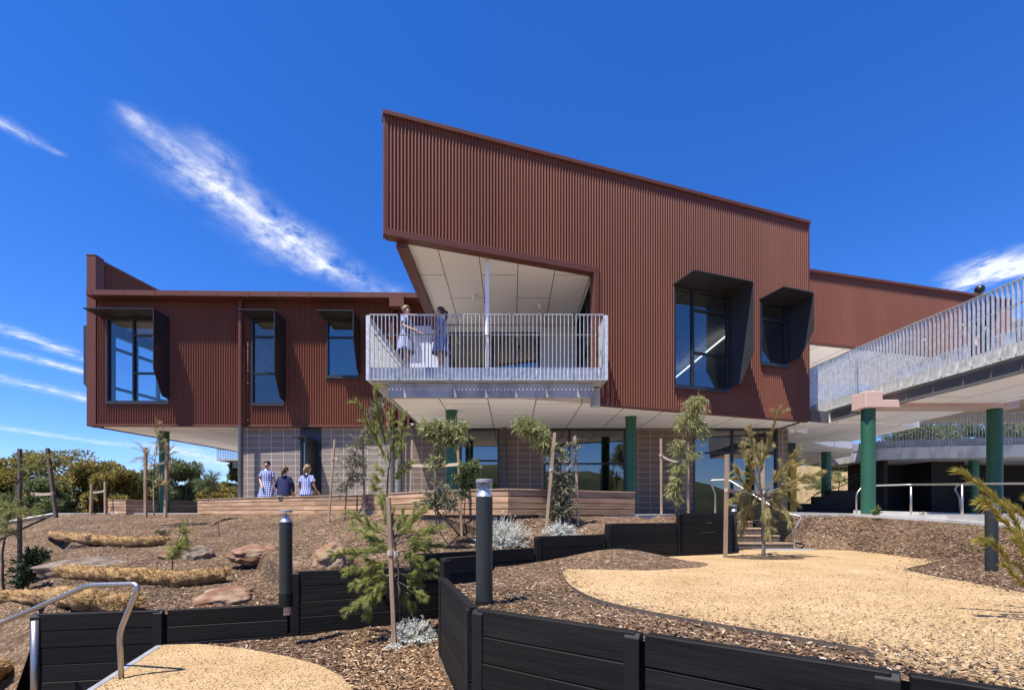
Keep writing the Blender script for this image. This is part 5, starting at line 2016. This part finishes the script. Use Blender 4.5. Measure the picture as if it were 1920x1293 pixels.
scatter('path_grit', 'grit', 2200, pick_path2, (.008, .024), 9, .001)
# ------------------------------------------------------------------ people
def person(label, loc, ang, H=1.6, pose='stand', outfit='dress', hair='hairb', tail=True, skin='skin', arms=None, head_turn=0.0, step=0.0, face=True, bob=False):
    """one continuous skinned body; hair and clothes are children. Faces -Y before turning by ang"""
    k = H / 1.6
    R3 = Matrix.Rotation(ang, 3, 'Z')
    loc = V(loc)

    def T(p):
        return loc + R3 @ (V(p) * k)
    t = thing('person', label, 'person', loc)
    sit = pose == 'sit'
    hz = .10 if sit else .84
    lean = .03 if sit else 0

    nodes, edges, rad = [], [], []

    def add(p, r, par=None):
        nodes.append(p)
        rad.append(r)
        if par is not None:
            edges.append((par, len(nodes) - 1))
        return len(nodes) - 1
    up = lambda z: z + hz - .84
    pel = add((0, 0, up(.86)), .12)
    wa = add((0, 0, up(1.0)), .10, pel)
    ch = add((0, -.01 - lean, up(1.17)), .11, wa)
    nb = add((0, .005 - lean, up(1.31)), .055, ch)
    nk = add((0, -.005 - lean, up(1.37)), .042, nb)
    ht = Matrix.Rotation(head_turn, 3, 'Z')
    hc = V((0, -.02 - lean, up(1.47)))

    def hp(x, y, z):
        return tuple(hc + ht @ V((x, y, z)))
    jaw = add(hp(0, -.028, -.055), .056, nk)
    mid = add(hp(0, 0, .02), .080, jaw)
    top = add(hp(0, .012, .085), .050, mid)
    nose = add(hp(0, -.092, -.005), .012, mid)
    for s in (-1, 1):
        add(hp(s * .082, .01, -.005), .014, mid)      # ear
        sh = add((s * .145, -lean, up(1.265)), .046, ch)
        A = (arms or {}).get(s)
        if A is None:
            A = ((s * .20, .02 - lean, up(1.02)), (s * .215, -.05 - lean, up(.80)))
        el = add(A[0], .034, sh)
        fa = add(tuple((V(A[0]) + V(A[1])) / 2), .030, el)
        wr = add(A[1], .023, fa)
        d = (V(A[1]) - V(A[0])).normalized()
        side = V((s, 0, 0)) - d * d.x * s
        side = side.normalized() if side.length > .2 else V((0, -1, 0))
        nrm = d.cross(side).normalized()
        pa = add(tuple(V(A[1]) + d * .055), .026, wr)
        for f in range(4):
            o = side * (f - 1.5) * .017
            L = (.062, .074, .07, .055)[f]
            b1 = add(tuple(V(A[1]) + d * (.085 + .0) + o), .0085, pa)
            b2 = add(tuple(V(A[1]) + d * (.085 + L * .55) + o - nrm * .008 * s), .008, b1)
            add(tuple(V(A[1]) + d * (.085 + L) + o - nrm * .022 * s), .007, b2)
        t1 = add(tuple(V(A[1]) + d * .045 - side * .032), .0095, wr)
        add(tuple(V(A[1]) + d * .085 - side * .048), .008, t1)
        st_ = step * s
        if sit:
            hip = add((s * .085, -.02, up(.83)), .085, pel)
            kn = add((s * .10, -.42, up(.85)), .056, hip)
            an = add((s * .10, -.43, up(.85) - .40), .036, kn)
            add((s * .10, -.56, up(.85) - .44), .03, an)
        else:
            hip = add((s * .08, 0, .80), .082, pel)
            kn = add((s * .08, -.02 + st_ * .5, .45), .054, hip)
            cf = add((s * .08, .01 + st_ * .8, .32), .048, kn)
            an = add((s * .08, .02 + st_, .08), .034, cf)
            add((s * .088, -.12 + st_, .032), .030, an)
    bm = bmesh.new()
    ly = bm.verts.layers.skin.verify()
    vs = []
    o0 = ORG[t.name]
    for i, (p, r) in enumerate(zip(nodes, rad)):
        v = bm.verts.new(T(p) - o0)
        v[ly].radius = (r * k, r * k)
        v[ly].use_root = (i == 0)
        vs.append(v)
    for a, b in edges:
        bm.edges.new((vs[a], vs[b]))
    me = bpy.data.meshes.new('body')
    bm.to_mesh(me)
    bm.free()
    me.materials.append(M[skin])
    bo = bpy.data.objects.new('body', me)
    COL.objects.link(bo)
    bo.parent = t
    sk = bo.modifiers.new('skin', 'SKIN')
    sk.use_smooth_shade = True
    ss = bo.modifiers.new('smooth', 'SUBSURF')
    ss.levels = 1
    ss.render_levels = 2

    def emit(mb, name, mat, smooth=True, solid=0):
        mb.v = [T(p) for p in mb.v]
        return mb.build(name, mat, t, smooth=smooth)

    # hair
    h = MB()
    n, m = 22, 12
    hv = []
    for i in range(m + 1):
        ph = math.pi * i / m
        for j in range(n):
            a = 2 * math.pi * j / n
            x, y, z = math.sin(ph) * math.cos(a), math.sin(ph) * math.sin(a), math.cos(ph)
            front = max(0, -y)
            rr = 1.0
            if y < -.42 and z < .45:
                rr = .72                            # tucks inside the face
            if z < -.5 and y < .35:
                rr = min(rr, .72)
            hs_ = .9 if outfit == 'man' else 1
            hv.append(V(hp(x * .096 * rr * hs_, .012 + y * .108 * rr * hs_, .035 + z * .10 * hs_)))
    h.add(hv, [(i * n + j, i * n + (j + 1) % n, (i + 1) * n + (j + 1) % n, (i + 1) * n + j) for i in range(m) for j in range(n)])
    if tail:
        h.tube([hp(0, .10, .03), hp(0, .15, .01), hp(.01, .155, -.08), hp(.015, .13, -.17), hp(.01, .115, -.25)], [.022, .034, .036, .028, .006], 10)
    if bob:
        h.tube([hp(-.06, .09, .05), hp(0, .115, .07), hp(.06, .09, .05)], [.02, .032, .02], 8)
    emit(h, 'hair', hair)
    if face:
        for s in (-1, 1):
            e = MB()
            e.ball(hp(s * .032, -.074, .018), .011, .008, .008, 8, 6)
            emit(e, 'eye', 'eye')
        e = MB()
        e.ball(hp(0, -.078, -.048), .022, .010, .006, 8, 6)
        emit(e, 'mouth', 'lip')
    # clothes
    g = MB()
    if outfit == 'dress':
        rings = [(1.335, .055, .052), (1.315, .085, .065), (1.285, .150, .085), (1.22, .168, .112), (1.12, .155, .118), (1.0, .142, .112), (.95, .146, .116), (.84, .185, .150)]
        if sit:
            rings += [(.79, .19, .17), (.765, .19, .17)]
        else:
            rings += [(.70, .215, .185), (.58, .238, .205), (.50, .25, .215)]
        mat = 'check'
    elif outfit == 'navy':
        rings = [(1.335, .055, .052), (1.315, .09, .07), (1.285, .158, .092), (1.22, .180, .122), (1.10, .180, .132), (.98, .180, .132), (.86, .19, .15), (.78, .195, .165)]
        mat = 'navy'
    else:
        rings = [(1.345, .06, .055), (1.32, .10, .075), (1.285, .175, .10), (1.20, .19, .125), (1.05, .165, .12), (.92, .165, .125), (.80, .175, .14)]
        mat = 'navy'
    n = 28
    gv = []
    for ri, (z, rx, ry) in enumerate(rings):
        for j in range(n):
            a = 2 * math.pi * j / n
            pl_ = 1 + (.05 * math.sin(a * 7 + z * 3) * max(0, (.95 - z) / .4) if outfit == 'dress' and not sit else .012 * math.sin(5 * a + 9 * z))
            gv.append(V((math.cos(a) * rx * pl_, math.sin(a) * ry * pl_ - (lean if z > 1 else 0), up(z))))
    g.add(gv, [(i * n + j, (i + 1) * n + j, (i + 1) * n + (j + 1) % n, i * n + (j + 1) % n) for i in range(len(rings) - 1) for j in range(n)])
    for s in (-1, 1):
        A = (arms or {}).get(s) or ((s * .20, .02 - lean, up(1.02)), (s * .215, -.05 - lean, up(.80)))
        sh, el, wr = V((s * .125, -lean, up(1.27))), V(A[0]), V(A[1])
        if outfit == 'dress':
            g.tube([sh, lerp(sh, el, .3), lerp(sh, el, .62)], [.06, .064, .07], 12, False)
        else:
            g.tube([sh, lerp(sh, el, .5), el, lerp(el, wr, .5), lerp(el, wr, .92)], [.062, .060, .054, .046, .038], 12, False)
    emit(g, {'dress': 'dress', 'navy': 'jumper', 'man': 'jacket'}[outfit], mat)
    c = MB()
    c.lathe((0, -.004 - lean, up(1.30)), [(.072, .0), (.066, .03), (.054, .052), (.050, .05)], 18, 1, .9)
    emit(c, 'collar', 'white')
    if outfit == 'man':
        p_ = MB()
        for s in (-1, 1):
            p_.tube([(s * .075, 0, .86), (s * .085, -.01, .48), (s * .085, .02, .07)], [.105, .085, .075], 14)
        emit(p_, 'trousers', 'shoe')
    elif not sit:
        for s in (-1, 1):
            q = MB()
            y0_ = .02 + step * s
            q.tube([(s * .08, y0_, .20), (s * .08, y0_, .07)], [.044, .042], 12)
            emit(q, 'sock', 'sock')
            q = MB()
            q.ball((s * .086, y0_ - .07, .035), .045, .12, .04, 12, 8)
            emit(q, 'shoe', 'shoe')
    return t


DK = 3.49
person('fair-haired girl in a blue checked dress leaning on the balcony rail, facing right', ((761 - CX) * 12.15 / F, 12.15, DK), math.radians(78), 1.70, hair='hairf', tail=False, bob=True, step=.09,
       arms={1: ((.20, -.10, 1.06), (.15, -.30, .98)), -1: ((-.20, -.04, 1.04), (-.14, -.26, .96))})
person('dark-haired girl with a ponytail in a blue checked dress on the balcony, facing left', ((827 - CX) * 12.3 / F, 12.3, DK), math.radians(-86), 1.73, hair='hairb', step=-.05,
       arms={1: ((.19, .0, 1.04), (.17, -.16, .86)), -1: ((-.19, -.02, 1.04), (-.15, -.18, .88))})
person('dark-haired girl in a checked dress standing behind the planter bench, facing the camera', ((501 - CX) * 14.7 / F, 14.7, TZ), math.radians(8), 1.62, hair='hairk', tail=False, skin='skint',
       arms={-1: ((-.21, .01, 1.03), (-.11, -.16, .86)), 1: ((.205, .02, 1.02), (.21, .0, .80))})
SZ = .45
person('girl in a navy jumper with brown ponytail sitting on the planter bench, seen from behind', ((533 - CX) * 13.95 / F, 13.95, SZ), math.radians(184), 1.66, 'sit', 'navy', 'hairb', face=False,
       arms={-1: ((-.225, -.02, .30), (-.17, -.22, .16)), 1: ((.225, -.02, .30), (.17, -.22, .16))})
person('girl in a checked dress with fair ponytail sitting on the planter bench, seen from behind', ((575 - CX) * 13.5 / F, 13.5, SZ), math.radians(172), 1.66, 'sit', 'dress', 'hairf', face=False, skin='skint',
       arms={-1: ((-.22, .02, .28), (-.19, -.16, .14)), 1: ((.22, .02, .28), (.19, -.16, .14))})
person('man with cropped dark hair and a white collar walking on the elevated walkway', ((1837 - CX) * 11.15 / F, 11.15, 3.44), math.radians(150), 1.80, 'stand', 'man', 'hairk', tail=False, skin='skint', face=False, step=.1)
CLOUDS = [((265, 235), (405, 345), .085, .85), ((405, 345), (550, 450), .16, 1.35), ((540, 445), (610, 495), .20, 1.25), ((600, 490), (710, 545), .17, .85), ((375, 258), (425, 305), .08, .7), ((330, 300), (520, 470), .22, .35), ((235, 208), (270, 240), .04, .5),
          ((-10, 222), (60, 262), .05, 1.2), ((60, 262), (112, 290), .03, .7),
          ((-10, 610), (160, 672), .16, 1.6), ((-10, 655), (170, 700), .17, 1.7), ((-10, 706), (180, 752), .28, 1.3), ((-10, 800), (210, 832), .4, 1.0), ((320, 838), (460, 882), 1.1, 1.3),
          ((1835, 526), (1950, 492), .17, 3.4), ((1870, 500), (1990, 484), .22, 3.8), ((1780, 552), (1850, 535), .07, .9)]
# ------------------------------------------------------------------ light, sky, camera
SUN = V((.30, .30, -1)).normalized()
ld = bpy.data.lights.new('sun', 'SUN')
ld.energy = 4.8
ld.angle = math.radians(.53)
ld.color = (1, .95, .87)
lo = bpy.data.objects.new('sun', ld)
lo.rotation_euler = SUN.to_track_quat('-Z', 'Y').to_euler()
lo.location = (-8, -8, 30)
COL.objects.link(lo)

w = bpy.data.worlds.new('World')
scene.world = w
w.use_nodes = True
nt = w.node_tree
L = nt.links.new
bg = nt.nodes['Background']
sky = nt.nodes.new('ShaderNodeTexSky')
sky.sky_type = 'NISHITA'
sky.sun_disc = False
sky.sun_elevation = math.asin(-SUN.z)
sky.sun_rotation = math.atan2(-SUN.x, -SUN.y)
sky.air_density = 1.0
sky.dust_density = 0
sky.ozone_density = 3.0
bg.inputs['Strength'].default_value = SKY_STRENGTH = .14
hs = nt.nodes.new('ShaderNodeHueSaturation')
hs.inputs['Saturation'].default_value = 1.14
hs.inputs['Value'].default_value = .69
tn = nt.nodes.new('ShaderNodeMix')
tn.data_type = 'RGBA'
tn.blend_type = 'MULTIPLY'
tn.inputs['Factor'].default_value = 1
tn.inputs[7].default_value = (.66, .76, 1.12, 1)
sc_ = nt.nodes.new('ShaderNodeVectorMath')
sc_.operation = 'SCALE'
sc_.inputs['Scale'].default_value = .16
L(sky.outputs['Color'], sc_.inputs[0])
gm = nt.nodes.new('ShaderNodeGamma')
gm.inputs['Gamma'].default_value = 1.06
L(sc_.outputs['Vector'], gm.inputs['Color'])
s2_ = nt.nodes.new('ShaderNodeVectorMath')
s2_.operation = 'SCALE'
s2_.inputs['Scale'].default_value = 1 / .16
L(gm.outputs['Color'], s2_.inputs[0])
L(s2_.outputs['Vector'], tn.inputs[6])
L(tn.outputs[2], hs.inputs['Color'])

# cirrus: streaks laid out on a flat cloud layer (plan coordinates of where each sight direction meets it)
tc = nt.nodes.new('ShaderNodeTexCoord')
sx = nt.nodes.new('ShaderNodeSeparateXYZ')
L(tc.outputs['Generated'], sx.inputs['Vector'])


def mth(op, a, b=None, c=None, clamp=False):
    n = nt.nodes.new('ShaderNodeMath')
    n.operation = op
    n.use_clamp = clamp
    for i, q in enumerate((a, b, c)):
        if q is None:
            continue
        if isinstance(q, (int, float)):
            n.inputs[i].default_value = q
        else:
            L(q, n.inputs[i])
    return n.outputs[0]


zc = mth('MAXIMUM', sx.outputs['Z'], .03)
U = mth('DIVIDE', sx.outputs['X'], zc)
W_ = mth('DIVIDE', sx.outputs['Y'], zc)
cv = nt.nodes.new('ShaderNodeCombineXYZ')
L(U, cv.inputs['X'])
L(W_, cv.inputs['Y'])


def cn(scale, stretch, rz, detail=8, rough=.62, dist=0.6):
    mp = nt.nodes.new('ShaderNodeMapping')
    mp.inputs['Rotation'].default_value = (0, 0, rz)
    mp.inputs['Scale'].default_value = stretch
    L(cv.outputs['Vector'], mp.inputs['Vector'])
    n = nt.nodes.new('ShaderNodeTexNoise')
    n.inputs['Scale'].default_value = scale
    n.inputs['Detail'].default_value = detail
    n.inputs['Roughness'].default_value = rough
    n.inputs['Distortion'].default_value = dist
    L(mp.outputs['Vector'], n.inputs['Vector'])
    return n


wob = cn(3.2, (1, 1, 1), 0, 4)
fine = cn(8.0, (1.3, .9, 1), .45, 9, .68, .25)
soft = cn(2.6, (1, .6, 1), .3, 6, .6, .5)
# wobbled layer coordinates
wa = nt.nodes.new('ShaderNodeVectorMath')
wa.operation = 'MULTIPLY_ADD'
wa.inputs[1].default_value = (.14, .14, 0)
L(wob.outputs['Color'], wa.inputs[0])
L(cv.outputs['Vector'], wa.inputs[2])
wo = nt.nodes.new('ShaderNodeVectorMath')
wo.operation = 'SUBTRACT'
wo.inputs[1].default_value = (.07, .07, 0)
L(wa.outputs['Vector'], wo.inputs[0])
ws = nt.nodes.new('ShaderNodeSeparateXYZ')
L(wo.outputs['Vector'], ws.inputs['Vector'])


def streak(a, b, width, strength):
    """soft capsule between two plan points"""
    dx, dy = b[0] - a[0], b[1] - a[1]
    ll = dx * dx + dy * dy
    px_ = mth('SUBTRACT', ws.outputs['X'], a[0])
    py_ = mth('SUBTRACT', ws.outputs['Y'], a[1])
    t = mth('DIVIDE', mth('ADD', mth('MULTIPLY', px_, dx), mth('MULTIPLY', py_, dy)), ll, clamp=True)
    ex = mth('SUBTRACT', px_, mth('MULTIPLY', t, dx))
    ey = mth('SUBTRACT', py_, mth('MULTIPLY', t, dy))
    d = mth('SQRT', mth('ADD', mth('MULTIPLY', ex, ex), mth('MULTIPLY', ey, ey)))
    k = mth('SUBTRACT', 1, mth('DIVIDE', d, width), clamp=True)
    return mth('MULTIPLY', mth('MULTIPLY', k, k), strength)


def pl(px, py):
    x, z = (px - CX) / F, (HY - py) / F
    return (x / z, 1 / z)


tot = None
for (a, b, wd, st) in CLOUDS:
    s = streak(pl(*a), pl(*b), wd, st)
    tot = s if tot is None else mth('ADD', tot, s)
fr = mth('MULTIPLY_ADD', fine.outputs['Fac'], 3.2, -1.1)
sr = mth('MULTIPLY_ADD', soft.outputs['Fac'], 1.8, -.2)
den = mth('MULTIPLY', mth('MULTIPLY', tot, mth('MAXIMUM', fr, 0)), mth('MAXIMUM', sr, 0), clamp=True)
den = mth('MULTIPLY', den, .86)
mx = nt.nodes.new('ShaderNodeMix')
mx.data_type = 'RGBA'
L(den, mx.inputs['Factor'])
L(hs.outputs['Color'], mx.inputs[6])
mx.inputs[7].default_value = (3.9, 4.0, 4.15, 1)
L(mx.outputs[2], bg.inputs['Color'])

cam = bpy.data.cameras.new('camera')
cam.sensor_width = 36
cam.lens = 36 * F / 1920
cam.shift_y = (HY - 1293 / 2) / 1920
cam.clip_start = .05
cam.clip_end = 6000
co = bpy.data.objects.new('camera', cam)
co.rotation_euler = (math.radians(90), 0, 0)
COL.objects.link(co)
scene.camera = co
scene.view_settings.view_transform = 'Standard'
scene.view_settings.look = 'None'
scene.view_settings.exposure = 1.0
scene.view_settings.gamma = 1
scene.render.resolution_x = 1024
scene.render.resolution_y = 689
scene.cycles.max_bounces = 8
scene.cycles.transparent_max_bounces = 16
